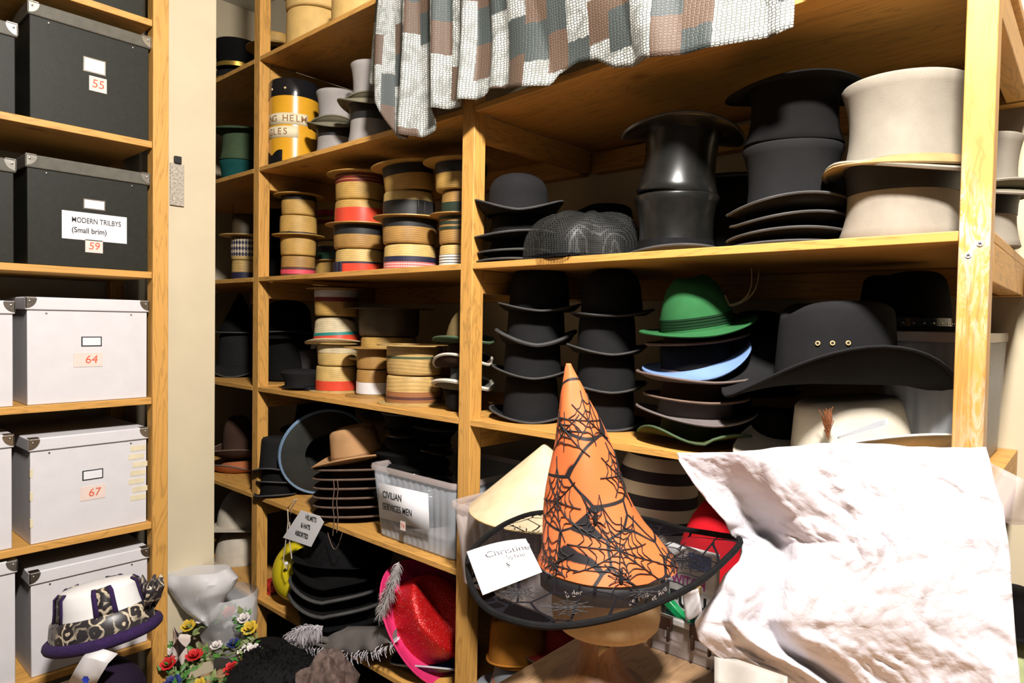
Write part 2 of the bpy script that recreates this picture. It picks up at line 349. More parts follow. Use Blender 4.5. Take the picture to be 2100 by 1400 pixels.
def frame(org, ex, ey):
    ex = Vector(ex).normalized(); ey = Vector(ey); ey = (ey-ex*ey.dot(ex)).normalized(); ez = ex.cross(ey); o = Vector(org)
    return Matrix(((ex.x, ey.x, ez.x, o.x), (ex.y, ey.y, ez.y, o.y), (ex.z, ey.z, ez.z, o.z), (0, 0, 0, 1)))
def face_x(x, y, z): return frame((x, y, z), (0, 1, 0), (0, 0, 1))     # lettering that faces +X
def face_y(x, y, z): return frame((x, y, z), (1, 0, 0), (0, 0, 1))     # lettering that faces -Y

# ---------------------------------------------------------------- the room
YF, YB = 1.30, 1.90                                # shelf front line and back wall
Z = lambda z: H+z
struct('floor', MB().box((-3.8, -2.6, -.05), (2.4, YB+.1, 0)), floorm)
struct('ceiling', MB().box((-3.8, -2.6, H+1.75), (2.4, YB+.1, H+1.8)), ceilm)
struct('wall_back', MB().box((-3.8, YB, 0), (2.4, YB+.1, H+1.75)), wallm)
struct('wall_left', MB().box((-2.75, -2.6, 0), (-2.65, 1.044, H+1.75)).box((-2.66, .848, 0), (-2.30, 1.044, H+1.75)), wallm)
struct('wall_far_left', MB().box((-3.8, .9, 0), (-3.7, YB, H+1.75)), wallm)

# main shelving run
SH = {'S5': (1.000, 1.017), 'S4': (.573, .590), 'S3': (.145, .162), 'S2': (-.287, -.270), 'S1': (-.717, -.700), 'S0': (-1.127, -1.110)}
S5, S4, S3, S2, S1, S0 = [SH[k][1]+H for k in ('S5', 'S4', 'S3', 'S2', 'S1', 'S0')]
PA, PM, PR = (-2.533, -2.488), (-1.351, -1.304), (-.184, -.141)
run = thing('shelving_run', 'long open pine shelving run along the back wall, crowded with hats', 'shelving', (-1.3, YF, 0))
L = Vector((-1.3, YF, 0))
def loc_box(mb, lo, hi, mi=0): return mb.box(Vector(lo)-L, Vector(hi)-L, mi)
for (a, b), m in ((PA, pineZ), (PM, pineZ), (PR, pineScuff)):
    p = obj('post', loc_box(MB(), (a, YF, 0), (b, YF+.045, H+1.7)), m, run, bevel=.002)
    if m is pineScuff:
        p['label'] = 'right corner post with white paint scuffs and two screws'
        for (sx, sy) in ((2010, 499), (1986, 523)):
            q = onY(sx, sy, YF); s = MB().lathe([(0, 0), (.0045, 0), (.0045, .0015), (0, .0015)], 16); s.xform(Matrix.Rotation(PI/2, 4, 'X'))
            s.xform(Matrix.Translation(q-L))
            for an in (.4, .4+PI/2):
                cr = MB().box((-.0028, -.0022, -.0005), (.0028, -.0014, .0005)); cr.xform(Matrix.Translation(q-L) @ Matrix.Rotation(an, 4, 'Y')); s.add(cr.v, cr.f, 1)
            obj('screw', s, [whitepl, ink], p)
for k, (zb, zt) in SH.items():
    m = MB(); loc_box(m, (PM[1]+.0005, YF, Z(zb)), (PR[0]-.0005, YF+.045, Z(zt))); loc_box(m, (PM[1]+.0005, YF+.045, Z(zb)), (PR[1], YB-.002, Z(zt)))
    if k == 'S4': m.v = [(v[0], v[1], v[2]+.046*(v[0]+L.x-PM[1])/(PR[1]-PM[1])) for v in m.v]      # this board rises towards the right
    obj('shelf', m, pineX, run, bevel=.0012)
    obj('shelf', loc_box(MB(), (PA[1]+.0005, YF, Z(zb)), (PM[0]-.0005, YB-.002, Z(zt))), pineX, run, bevel=.0012)
    obj('shelf', loc_box(MB(), (-3.65, YF, Z(zb)), (PA[0]-.0005, YB-.002, Z(zt))), pineX, run, bevel=.0012)
    for (a, b) in (PA, PM, PR):
        obj('side_rail', loc_box(MB(), (a+.002, YF+.046, Z(zb)-.065), (b, YB-.045, Z(zb)-.0005)), pineY, run, bevel=.0015)
    for (a, b) in ((-3.65, PA[0]), (PA[1], PM[0]), (PM[1], PR[1])):
        obj('back_rail', loc_box(MB(), (a, YB-.044, Z(zb)-.068), (b, YB-.002, Z(zb)-.0005)), pineX, run, bevel=.0015)

# left shelving unit, faces +X
XL = -2.2
LS = [.905, .537, .138, -.251, -.640, -1.017]
lu = thing('box_shelving', 'narrow pine shelf unit at left stacked with black and white lidded boxes', 'shelving', (XL, .3, 0))
LL = Vector((XL, .3, 0))
py0, py1 = onX(313.5, 600, XL).y, onX(345.5, 600, XL).y
for (y0, y1) in ((py0, py1), (-.55, -.505)):
    obj('post', MB().box(Vector((XL-.045, y0, 0))-LL, Vector((XL, y1, H+1.5))-LL), pineZ, lu, bevel=.002)
    obj('post', MB().box(Vector((XL-.42, y0, 0))-LL, Vector((XL-.375, y1, H+1.5))-LL), pineZ, lu, bevel=.002)
for z in LS:
    obj('shelf', MB().box(Vector((XL-.42, -.504, Z(z)-.02))-LL, Vector((XL-.004, py0-.001, Z(z)))-LL), pineY, lu, bevel=.0015)

# ---------------------------------------------------------------- lidded boxes
def archive_box(x0, x1, ym, ytop, zs, dark, label, num=None, plate=None, sign=None, tapes=False, push=.012, extra=0):
    X = XL-push
    a = onX(x0, ym, X).y; b = onX(x1, ym, X).y if x1 else a+.31
    zt = onX((x0+x1)/2, ytop, X).z; z0 = Z(zs)+.0005; h = zt-z0; w = b-a; d = .355
    body, lid = (blackboard, blacklid) if dark else (whiteboard, whiteboard)
    t = thing('storage_box', label, 'box', (X, (a+b)/2, z0), (0, 0, extra), 'lidded boxes on the left shelves')
    e = .005
    obj('body', MB().box((-d, -w/2+e, 0), (-e, w/2-e, h-.012)), body, t, bevel=.002)
    ld = obj('lid', MB().box((-d-e, -w/2, h-.036), (0, w/2, h)), lid, t, bevel=.003)
    for s in (-1, 1):
        c = MB(); yy = s*(w/2-.001); n = 8
        pts = [(0.0012, yy, h-.003)]+[(.0012, yy-s*.026*math.cos(q*PI/2/n), h-.003-.028*math.sin(q*PI/2/n)) for q in range(n+1)]
        c.v = pts; c.f = [tuple(range(len(pts)))[::(-1 if s > 0 else 1)]]; c.mi = [0]
        c.box((-.02, yy-s*.0005-.0012, h-.03), (.0012, yy-s*.0005+.0012, h-.002)); c.box((-.02, min(yy, yy-s*.024), h-.001), (.0012, max(yy, yy-s*.024), h+.001))
        r = MB().lathe([(0, .0035), (.0022, .0028), (.003, 0)], 10); r.xform(Matrix.Translation((.0012, yy-s*.009, h-.012)) @ Matrix.Rotation(PI/2, 4, 'Y')); c.add(r.v, r.f)
        obj('metal_corner', c, steel, t)
        k = MB().lathe([(0, .002), (.002, .0016), (.003, 0)], 10); k.xform(Matrix.Translation((-e+.0005, s*(w/2-.05), h-.045)) @ Matrix.Rotation(PI/2, 4, 'Y')); obj('rivet', k, steel, t)
    def card(px0, px1, py0_, py1_, mat, name, off=.0, rot=0):
        p = onX((px0+px1)/2, (py0_+py1_)/2, X); y = p.y-(a+b)/2; z = p.z-z0
        ww = abs(onX(px1, (py0_+py1_)/2, X).y-onX(px0, (py0_+py1_)/2, X).y); hh = abs(onX((px0+px1)/2, py0_, X).z-onX((px0+px1)/2, py1_, X).z)
        o = obj(name, MB().box((-e, y-ww/2, z-hh/2), (-e+.0012+off, y+ww/2, z+hh/2)), mat, t); return o, y, z, ww, hh
    if plate:
        o, y, z, ww, hh = card(*plate, steel if dark else ink, 'label_holder')
        q = obj('card', MB().box((-e, y-ww/2+.003, z-hh/2+.003), (-e+.0018, y+ww/2-.003, z+hh/2-.003)), paper, o)
    if num:
        o, y, z, ww, hh = card(*num[1], peach, 'number_tag'); text(num[0], hh*.8, o, redink, M=face_x(-e+.0016, y+num[2]*ww, z), shear=.1)
    if sign:
        o, y, z, ww, hh = card(*sign[1], paper, 'paper_sign')
        for i, (ln, off) in enumerate(sign[0]): text(ln, hh*.27, o, ink, bold=.014, align='LEFT', M=face_x(-e+.0018, y-ww*.36, z+hh*(.20-.36*i)), sx=off)
    if tapes:
        for i in range(7):
            y = w/2-.026-.006*math.sin(i*2.1); z = h-.062-i*.0255
            obj('tape_strip', MB().box((-e, y-.025, z-.008), (-e+.0009, y+.018, z+.008)), tapem, t)
        for z in (.06, .135, .2): obj('tape_strip', MB().box((-.012, -w/2+e-.0008, z-.012), (-e+.0008, -w/2+e+.006, z+.012)), tapem, t)
    return t
archive_box(110, 300, -60, -200, LS[0], True, 'black lidded box on the topmost left shelf, only its base in view')
archive_box(57, 310, 150, 38, LS[1], True, 'black lidded box with blank white plate and orange number 55', ('55', (184, 220, 158, 188), 0), (172, 218, 120, 150))
archive_box(52, 308, 440, 335, LS[2], True, 'black lidded box signed for small-brim modern trilbys, number 59', ('59', (176, 212, 492, 518), 0), (172, 217, 409, 430), ([('MODERN TRILBYS', .74), ('(Small brim)', .86)], (130, 263, 438, 494)))
archive_box(52, 306, 720, 612, LS[3], False, 'white lidded box with black-framed label and red number 64', ('64', (152, 212, 723, 752), .1), (168, 210, 690, 710))
archive_box(58, 306, 990, 888, LS[4], False, 'white lidded box numbered 67 with yellowed tape strips down its right side', ('67', (166, 218, 996, 1024), .05), (170, 213, 963, 983), tapes=True, extra=.02)
archive_box(60, 307, 1250, 1148, LS[5], False, 'white lidded box on the lowest left shelf behind the purple-edged patterned hat')
for x, ym, yt, z, dk, lb in ((37, 130, 5, LS[1], 1, 'black lidded box cut off by the left edge, beside box 55'), (34, 430, 302, LS[2], 1, 'black lidded box cut off by the left edge, beside the trilby box'),
        (32, 730, 612, LS[3], 0, 'white lidded box cut off by the left edge, beside box 64'), (30, 1000, 905, LS[4], 0, 'white lidded box cut off by the left edge, beside box 67'), (37, 1270, 1180, LS[5], 0, 'white lidded box at bottom left corner, cut off by the picture edge')):
    X = XL-.012; b = onX(x, ym, X).y; xx = 1050+FPX*((Vector((X, b-.305, H))-CAM).dot(RIGHT))/max(.2, (Vector((X, b-.305, H))-CAM).dot(fwd))
    archive_box(xx, x, ym, yt-(x-xx)*.0, z, bool(dk), lb)

# wall plate on the cream pier
q = onX(362, 375, -2.30); t = thing('wall_tag', 'pale hanging tag with black top on cream wall beside the left post', 'tag', (-2.2995, q.y, q.z))
obj('tag_card', MB().box((0, -.022, -.075), (.006, .022, .062)), plain('speckled_grey_card', (.46, .40, .32), .7, .45, 160), t, bevel=.001); obj('clip', MB().box((0, -.010, .062), (.012, .012, .086)), ink, t, bevel=.002)

# ---------------------------------------------------------------- hats
def crown_profile(style, R, h):
    if style == 'boater': return [(R*1.0, 0), (R*1.0, h*.5), (R*.985, h*.90), (R*.965, h*.97), (R*.93, h), (R*.5, h), (0, h)]
    if style == 'topper': return [(R*(.93+.11*(2*abs(t-.42))**2.2), h*t*.965) for t in [i/9 for i in range(10)]]+[(R*1.065, h*.985), (R*1.03, h), (R*.6, h*1.008), (0, h*1.01)]
    if style == 'bowler': return [(R*(1.02-.05*t), h*.5*t) for t in (0, .25, .5, .75, 1)]+[(R*.97*math.cos(a)**.62, h*.5+h*.5*math.sin(a)) for a in [PI/2*i/10 for i in range(1, 10)]]+[(0, h)]
    if style == 'fedora': return [(R*(1.02-.13*t), h*.88*t) for t in (0, .2, .4, .6, .8, 1)]+[(R*.85, h*.94), (R*.78, h*.985), (R*.62, h), (R*.4, h), (R*.2, h), (0, h)]
    if style == 'western': return [(R*(1.02-.08*t), h*.86*t) for t in (0, .25, .5, .75, 1)]+[(R*.92, h*.93), (R*.84, h*.985), (R*.68, h), (R*.45, h), (R*.22, h), (0, h)]
    if style == 'peak': return [(R*1.02, 0), (R*.99, h*.25), (R*.88, h*.5), (R*.70, h*.75), (R*.50, h*.92), (R*.34, h), (R*.18, h), (0, h)]
    if style == 'cone': return [(R*(1-t)+.004, h*t) for t in (0, .2, .4, .6, .8, .97)]+[(0, h)]
    if style == 'dome': return [(R*math.cos(a), h*math.sin(a)) for a in [PI/2*i/12 for i in range(12)]]+[(0, h)]
    if style == 'cap': return [(R*.96, 0), (R*.97, h*.35), (R*1.2, h*.72), (R*1.22, h*.80), (R*1.05, h*.93), (R*.5, h), (0, h)]
def hat(label, loc, style, h, cw, bw, mc, mb=None, flip=0, bands=(), curl=0, dip=0, roll=0, rz=.3, asp=1.1, bind=None, bow=None, wave=0, tilt=(0, 0), name=None, cat='hat', group=None, th=.003, dent=0, pr=.0016, nose=0, ground=True):
    """one hat, its base at loc; flip = crown downwards; sizes in metres"""
    R = cw/2; RO = bw/2; ax, ay = asp**.5, asp**-.5; n = 48
    zt = (lambda z: h+th-z) if flip else (lambda z: z+th)
    sy = -1 if flip else 1
    root = thing(name or {'boater': 'straw_boater', 'topper': 'top_hat', 'bowler': 'bowler_hat', 'fedora': 'felt_hat', 'western': 'western_hat', 'cap': 'peaked_cap', 'dome': 'helmet', 'cone': 'cone_hat', 'peak': 'felt_hat'}[style], label, cat, loc, (tilt[0], tilt[1], rz), group)
    def cdef(x, y, z):
        if dent:
            q = max(0, (z/h-.62)/.38); w = math.exp(-(y/(R*.42))**2)
            z -= dent*q*w*(1-.25*abs(x)/R)
            if nose: y *= 1-nose*q*max(0, x/R)
        return (x, sy*y, zt(z))
    # crown
    prof = crown_profile(style, R, h); m = MB()
    f = []
    for i in range(len(prof)-1):
        f.append(prof[i]); (r1, z1), (r2, z2) = prof[i], prof[i+1]
    m.lathe(prof[:-1]+[(max(prof[-1][0], R*.004), prof[-1][1])], n, ax, ay, fn=cdef, cap1=True)
    obj('crown', m, mc, root, angle=55)
    def zb(s, a): return curl*s**2*abs(math.sin(a))**1.6-dip*s*math.cos(a)**2+roll*s**4+wave*s*math.sin(2.5*a+.6)*math.cos(1.3*a)
    if bw > cw:
        m = MB(); top = []; bot = []
        for i in range(9):
            s = i/8; r = R*.985+(RO-R*.985)*s
            top.append([(r*ax*math.cos(a), sy*r*ay*math.sin(a), zt(zb(s, a))) for a in [2*PI*j/n for j in range(n)]])
            bot.append([(r*ax*math.cos(a), sy*r*ay*math.sin(a), zt(zb(s, a)-th)) for a in [2*PI*j/n for j in range(n)]])
        m.rings(top+bot[::-1]+[top[0]])
        b = obj('brim', m, mb or mc, root, angle=60)
        if bind:
            m = MB(); m.tube([(RO*ax*math.cos(a), sy*RO*ay*math.sin(a), zt(zb(1, a)-th*.5)) for a in [2*PI*j/n for j in range(n)]], pr+th*.5, 6, True)
            obj('brim_binding', m, bind, b)
    if bands:
        m = MB(); mats = []
        for bi, (z0, z1, bm) in enumerate(bands):
            if bm not in mats: mats.append(bm)
            def rad(t):
                z = t*h
                for (r1, a1), (r2, a2) in zip(prof, prof[1:]):
                    if a1 <= z <= a2 and a2 > a1: return r1+(r2-r1)*(z-a1)/(a2-a1)
                return R
            e = .0012+.0003*bi
            pp = [(rad(z0), z0*h), (rad(z0)+e, z0*h), (rad((z0+z1)/2)+e, (z0+z1)/2*h), (rad(z1)+e, z1*h), (rad(z1), z1*h)]
            m.lathe(pp, n, ax, ay, mi=mats.index(bm), fn=lambda x, y, z: (x, sy*y, zt(z)))
        b = obj('hat_band', m, mats, root, angle=50)
        if bow:
            z0, z1 = bands[0][0]*h, bands[0][1]*h; m = MB(); a = bow
            p = Vector((R*ax*math.cos(a), sy*R*ay*math.sin(a), zt((z0+z1)/2)))
            nrm = Vector((math.cos(a), sy*math.sin(a), 0)); tg = Vector((-nrm.y, nrm.x, 0)); hh = (z1-z0)/2*.96
            m.box((-.030, -.002, -hh), (.030, .005, hh)).box((-.007, .004, -hh*1.02), (.007, .0075, hh*1.02))
            m.xform(Matrix.Translation(p) @ Matrix(((tg.x, nrm.x, 0, 0), (tg.y, nrm.y, 0, 0), (0, 0, 1, 0), (0, 0, 0, 1)))); obj('bow', m, bands[0][2], root, bevel=.0015)
    if style == 'cap':   # visor
        m = MB(); g = []
        for i in range(13):
            a = -1.05+2.1*i/12; row = []
            for s in (0, .35, .7, 1): row.append(((R*ax*.96+s*.055*math.cos(a*1.35))*math.cos(a), sy*(R*ay*.96+s*.03*math.cos(a*1.35))*math.sin(a), zt(.004-.018*s)))
            g.append(row)
        obj('visor', m.sheet(g), patent, root, solid=.002)
    if ground:
        M = Euler((tilt[0], tilt[1], rz)).to_matrix(); lo = 0
        for c in [o for ch in root.children for o in (ch, *ch.children)]: lo = min([lo]+[(M @ v.co).z for v in c.data.vertices])
        root.location.z -= lo
    return root
def stack(cx, cy, Y, z0, rows, group=None):
    """hats piled from the shelf up; sizes are the picture's pixels at that distance"""
    P = onY(cx, cy, Y); k = pxm(P); z = z0+.0006; out = []
    for r in rows:
        r = dict(r); h = r.pop('h')*k; cw = r.pop('cw')*k; bw = r.pop('bw')*k; step = r.pop('step', None); dx = r.pop('dx', 0)*k; th = r.get('th', .003); dy = r.pop('dy', 0)
        for key in ('curl', 'dip', 'roll', 'wave', 'dent'):
            if key in r: r[key] *= k
        d = Vector((RIGHT.x, RIGHT.y, 0)).normalized()*dx
        r.setdefault('group', group); r.setdefault('rz', random.uniform(-.6, .6)+.72)
        out.append(hat(loc=(P.x+d.x, P.y+d.y+dy, z), h=h, cw=cw, bw=bw, ground=not out, **r)); z = max(z, out[-1].location.z) if len(out) == 1 else z
        z += (step*k if step is not None else h+th)+.0004
    return out
def B(label, h, cw, bw, mc, flip=0, bands=(), **kw): return dict(label=label, style=kw.pop('style', 'boater'), h=h, cw=cw, bw=bw, mc=mc, flip=flip, bands=bands, **kw)
GB = 'straw boaters on the middle shelves'
# --- boater shelf, left bay (front row)
stack(612, 480, 1.45, S3, [
    B('straw boater with pink-striped brown band, bottom of the leftmost boater stack', 43, 66, 92, std, 0, [(.05, .48, bandbrown), (.16, .36, bandpink)]),
    B('upturned plain straw boater, second up in the leftmost boater stack', 40, 70, 100, st, 1),
    B('straw boater with loose black ribbon end, third up in the leftmost boater stack', 38, 70, 100, st, 0, [(.02, .12, bandblack)], bow=-2.2),
    B('upturned straw boater with thin black band, top of the leftmost boater stack', 40, 68, 100, st, 1, [(.03, .26, bandblack)])], GB)
stack(684, 480, 1.68, S3, [
    B('plain straw boater under the green-banded one, behind the coral-banded stack', 41, 70, 86, st, 1),
    B('small straw boater with green and black band in the back row', 39, 62, 80, stl, 0, [(.05, .40, bandgreen), (.40, .72, bandblack)]),
    B('upturned straw boater with dark red band in the back row', 40, 66, 100, std, 1, [(.04, .22, banddkred)]),
    B('straw boater with bright pink band, top of the back-row stack', 40, 64, 100, stl, 0, [(.15, .45, bandpink)])], GB)
stack(738, 480, 1.45, S3, [
    B('straw boater with navy and orange-red band, base of the coral-banded stack', 48, 96, 122, stl, 0, [(.0, .48, bandnavy), (.06, .40, bandred)], bow=-1.9),
    B('upturned straw boater with wide black band below the coral-banded boater', 48, 100, 134, std, 1, [(.03, .42, bandblack)]),
    B('straw boater with wide coral red ribbon', 46, 100, 134, st, 0, [(.04, .66, bandred)], bow=1.2),
    B('upturned straw boater with triple dark red cords, above the coral-banded boater', 52, 98, 134, st, 1, [(.04, .12, banddkred), (.16, .24, banddkred), (.28, .36, banddkred)])], GB)
stack(840, 480, 1.43, S3, [
    B('straw boater with navy band over red and white lattice trim', 50, 102, 134, stl, 0, [(.04, .30, redwhite), (.30, .52, bandnavy)], dx=2),
    B('upturned straw boater with black band above the lattice-trimmed boater', 52, 104, 142, std, 1, [(.04, .36, bandblack)]),
    B('pale straw boater with wide black ribbon and flat bow beside the coral-banded stack', 50, 102, 140, stl, 0, [(.06, .62, bandblack)], bow=-.35, dx=-2),
    B('upturned wide-brimmed straw boater with black band, top of the tallest stack', 54, 98, 144, st, 1, [(.04, .40, bandblack)], tilt=(.05, -.10))], GB)
stack(944, 480, 1.46, S3, [
    B('straw boater with black and white striped ribbon beside the middle post', 46, 76, 116, stl, 0, [(.05, .58, strip_band)], dx=-2),
    B('upturned straw boater with three dark green cords beside the middle post', 58, 84, 120, std, 1, [(.06, .16, banddkgreen), (.24, .34, banddkgreen), (.42, .52, banddkgreen)]),
    B('straw boater with dark green band beside the middle post', 46, 78, 124, std, 0, [(.06, .50, banddkgreen)], dx=2),
    B('upturned straw boater with wide black band, topmost beside the middle post', 56, 100, 150, st, 1, [(.04, .42, bandblack)])], GB)
stack(585, 500, 1.70, S3, [B('tall black hat in shadow behind the leftmost boaters', 86, 80, 86, black, 0, style='topper', curl=8), B('black hat upturned on the tall black hat behind the boaters', 60, 80, 90, black, 1, style='topper')], 'black hats behind the boaters')
stack(900, 470, 1.72, S3, [B('dark straw hat at the back between the two right boater stacks', 56, 80, 96, std, 0), B('upturned dark straw hat at the back between the two right boater stacks', 56, 80, 96, std, 1)], GB)
# --- straw shelf below
stack(690, 715, 1.45, S2, [
    B('straw boater with wide red ribbon on the lower straw shelf', 50, 80, 106, stl, 0, [(.04, .42, bandred)]),
    B('upturned straw boater with printed mark on its crown, lower straw shelf', 44, 78, 104, stl, 1, [(.06, .42, stb)], dx=2),
    B('pale straw trilby with coral and teal band', 52, 88, 122, stb, 0, [(.03, .28, bandred), (.28, .40, bandteal)], style='fedora', dent=10, curl=10, tilt=(0, -.06)),
    B('upturned straw boater with pale and red striped band, top of the stack by the trilby', 54, 84, 116, st, 1, [(.04, .30, bandwhite), (.30, .46, banddkred)])], GB)
stack(767, 715, 1.46, S2, [
    B('straw boater with shiny white satin ribbon', 52, 68, 112, std, 0, [(.08, .52, bandwhite)]),
    B('upturned plain straw boater above the white-ribboned one', 42, 66, 116, std, 1)], GB)
stack(798, 670, 1.55, S2+.127, [
    B('golden straw hat without band beneath the dark olive straw hat', 44, 108, 150, st, 0),
    B('upturned dark olive straw hat with thin flat brim', 54, 118, 176, stk, 1)], GB)
stack(850, 760, 1.43, S2, [
    B('straw hat with brown woven band beside the white-ribboned boater', 56, 108, 142, stc, 0, [(.06, .44, brownpat), (.16, .27, bandbrown)]),
    B('upturned straw hat with thin green cord above the brown-banded straw hat', 58, 112, 152, stc, 1, [(.36, .43, sage)])], GB)
stack(895, 700, 1.70, S2+.06, [B('dark straw hat in shadow behind the green-corded straw hat', 50, 80, 110, std, 0)], GB)
stack(590, 700, 1.55, S2, [
    B('large black hat at the left end of the lower straw shelf', 90, 96, 130, black, 1, style='topper', curl=6),
    B('black upturned hat on the large black hat by the left post', 70, 90, 124, black, 0, style='bowler', curl=8, bind=edge)], 'black hats by the left post')
stack(618, 790, 1.38, S2, [B('soft black cap lying in front at the left end of the lower straw shelf', 34, 66, 74, black2, 0, style='cap', name='flat_cap', cat='cap')])
stack(640, 745, 1.62, S2, [B('dark grey felt hat crown behind the red-ribboned boater', 62, 66, 70, felt('slate_felt', (.06, .055, .06)), 0, style='topper')])
GT = 'felt hats beside the middle post'
stack(950, 760, 1.42, S2, [
    B('black upturned felt hat at the foot of the felt stack by the middle post', 40, 74, 78, black, 1, style='fedora'),
    B('grey-green felt hat with thick cream-edged brim by the middle post', 46, 56, 120, greymid, 0, style='fedora', curl=22, dip=-4, bind=creamf, pr=.005, rz=.2),
    B('dark brown felt hat with cream-edged rolled brim by the middle post', 46, 66, 118, brown, 0, [(.03, .35, taupe)], style='fedora', curl=26, bind=creamf, pr=.003, rz=.2, tilt=(0, -.08)),
    B('olive-brown tyrolean felt hat with green brim, top of the stack by the middle post', 62, 70, 122, felt('khaki_felt', (.17, .12, .05)), 0, mb=sage, style='peak', curl=12, bind=sage, pr=.003, rz=.2)], GT)
# --- top of left bay
stack(645, 40, 1.46, S5, [B('round straw-coloured hat without band on the top shelf', 88, 106, 112, plain('buff_felt', (.72, .46, .15), .7, .08), 0, cat='hat', name='pillbox_hat'), B('straw-coloured upturned hat topmost above the plain round hat', 50, 112, 170, plain('buff_felt_light', (.74, .48, .17), .7, .08), 1, name='pillbox_hat')], 'buff hats on the top shelf')
stack(740, 20, 1.46, S5, [B('round buff hat beside the checked cloth on the top shelf', 90, 112, 118, MATS['buff_felt'], 0, name='pillbox_hat')], 'buff hats on the top shelf')
stack(566, 30, 1.60, S5, [B('black felt hat in shadow at the left end of the top shelf', 95, 80, 100, black, 0, style='bowler', curl=6), B('yellow-brimmed straw hat at the left end of the top shelf', 30, 60, 110, st, 0)], 'hats at the left end of the top shelf')
# yellow tin
P = onY(604, 230, 1.42); k = pxm(P); r = 49*k; hh = 172*k
t = thing('storage_tin', 'tall yellow tin with black lid and taped paper labels, second shelf down', 'tin', (P.x, P.y, S4+.0006))
obj('body', MB().lathe([(r*.97, 0), (r, .003), (r, hh*.80), (r*.97, hh*.81)], 48, cap0=True, cap1=True), yellowtin, t)
ld = obj('lid', MB().lathe([(r*1.015, hh*.80), (r*1.02, hh*.82), (r*1.02, hh*.98), (r*.98, hh), (r*.7, hh*1.005)], 48, cap0=True, cap1=True), patent, t)
for a in (-2.35, -1.55, -.9):
    s = MB().lathe([(0, .003), (.004, .002), (.005, 0)], 10); s.xform(Matrix.Translation((r*1.02*math.cos(a), r*1.02*math.sin(a), hh*.88)) @ Matrix.Rotation(a, 4, 'Z') @ Matrix.Rotation(PI/2, 4, 'Y')); obj('rivet', s, brass, ld)
def wraptext(body, size, rr, z, a0, m, par, da):
    for i, ch in enumerate(body):
        a = a0+i*da
        if ch != ' ': text(ch, size, par, m, bold=.012, M=Matrix.Translation((rr*math.cos(a), rr*math.sin(a), z)) @ Matrix.Rotation(a, 4, 'Z') @ frame((0, 0, 0), (0, 1, 0), (0, 0, 1)))
for z0, z1, a0, a1, s, ta in ((.47, .60, -2.60, .02, 'NG HELM', -1.62), (.32, .45, -2.60, -.38, 'GLES', -1.62)):
    g = [[(r*1.006*math.cos(a), r*1.006*math.sin(a), hh*z) for z in (z0, z1)] for a in [a0+(a1-a0)*i/20 for i in range(21)]]
    lb = obj('paper_label', MB().sheet(g), cream_label, t, solid=.0006); wraptext(s, hh*.105, r*1.012, hh*(z0+z1)/2, ta, bandtan, lb, .245)
g = [[(r*(1.012+.012*math.sin(i*1.3+j))*math.cos(a), r*1.012*math.sin(a), hh*(.01+j/4*(.10+.07*abs(math.sin(i*.42))))) for j in range(5)] for i, a in enumerate([-2.5+1.5*i/12 for i in range(13)])]
obj('torn_base_wrap', MB().sheet(g), blackcloth, t, solid=.001)
# grey toppers, left bay
GG = 'grey top hats on the upper shelves'
stack(690, 230, 1.45, S4, [
    B('upturned pale grey top hat with black band, left pair beside the yellow tin', 70, 76, 108, grey2, 1, [(.04, .34, bandblack)], style='topper', mb=greybrim, curl=12, dip=4, bind=greybrim, rz=.9),
    B('pale grey top hat standing on an upturned one beside the yellow tin', 68, 72, 104, grey2, 0, style='topper', mb=greybrim, curl=10, dip=4, bind=greybrim, rz=.9)], GG)
stack(762, 210, 1.42, S4, [
    B('upturned pale grey top hat with black band, right pair half behind the checked cloth', 90, 86, 128, grey2, 1, [(.04, .40, bandblack)], style='topper', mb=greybrim, curl=14, dip=4, bind=greybrim, rz=.9),
    B('pale grey top hat, upper of the pair half hidden by the checked cloth', 78, 76, 110, grey2, 0, style='topper', mb=greybrim, curl=10, dip=4, bind=greybrim, rz=.9)], GG)
# --- left alcove bay (beyond the left post)
def stackx(cx, cy, Y, z0, rows, group=None): return stack(cx, cy, Y, z0, rows, group)
GA = 'hats in the dark bay beyond the left post'
stackx(486, 80, 1.56, S5, [B('black military cap with gold braid in the top left bay', 70, 70, 78, black2, 0, [(.55, .72, goldm)], style='cap', name='braided_cap', cat='cap'), B('black peaked cap with gold braided top, highest in the left bay', 60, 76, 80, black, 0, [(.02, .16, goldm)], style='cap', name='braided_cap', cat='cap')], GA)
stackx(490, 290, 1.52, S4, [B('teal top hat standing on its brim in the left bay', 62, 70, 100, teal, 0, style='topper', mb=black2, curl=8), B('upturned sage green top hat on the teal one in the left bay', 64, 66, 108, sage, 1, style='topper', mb=sage, curl=8, bind=sage)], GA)
stackx(503, 500, 1.50, S3, [
    B('golden straw hat with navy band at the foot of the left bay stack', 44, 52, 56, stc, 0, [(.0, .45, bandnavy)]), B('upturned straw boater with black diamond patterned band in the left bay', 48, 52, 96, stl, 1, [(.06, .86, harl)]),
    B('brown straw hat topmost of the straw stack in the left bay', 44, 50, 66, stk, 0, style='fedora')], GA)
stackx(492, 700, 1.50, S2, [B('large upturned black felt hat at the bottom of the left bay', 66, 84, 120, black2, 0, style='fedora', curl=-20, dip=-10, bind=edge), B('black steeple-crowned hat in the left bay', 80, 76, 96, black, 0, style='cone', name='steeple_hat', bind=edge), ], GA)
stackx(488, 950, 1.46, S1, [B('rust orange felt hat brim beneath the dark brown hat in the left bay', 26, 70, 108, rust, 0, style='dome', name='felt_hat', curl=18, bind=taupe), B('dark brown wide-brimmed hat in the left bay', 82, 56, 116, chestnut, 0, style='bowler', curl=22, dip=-8, bind=edge_b)], GA)
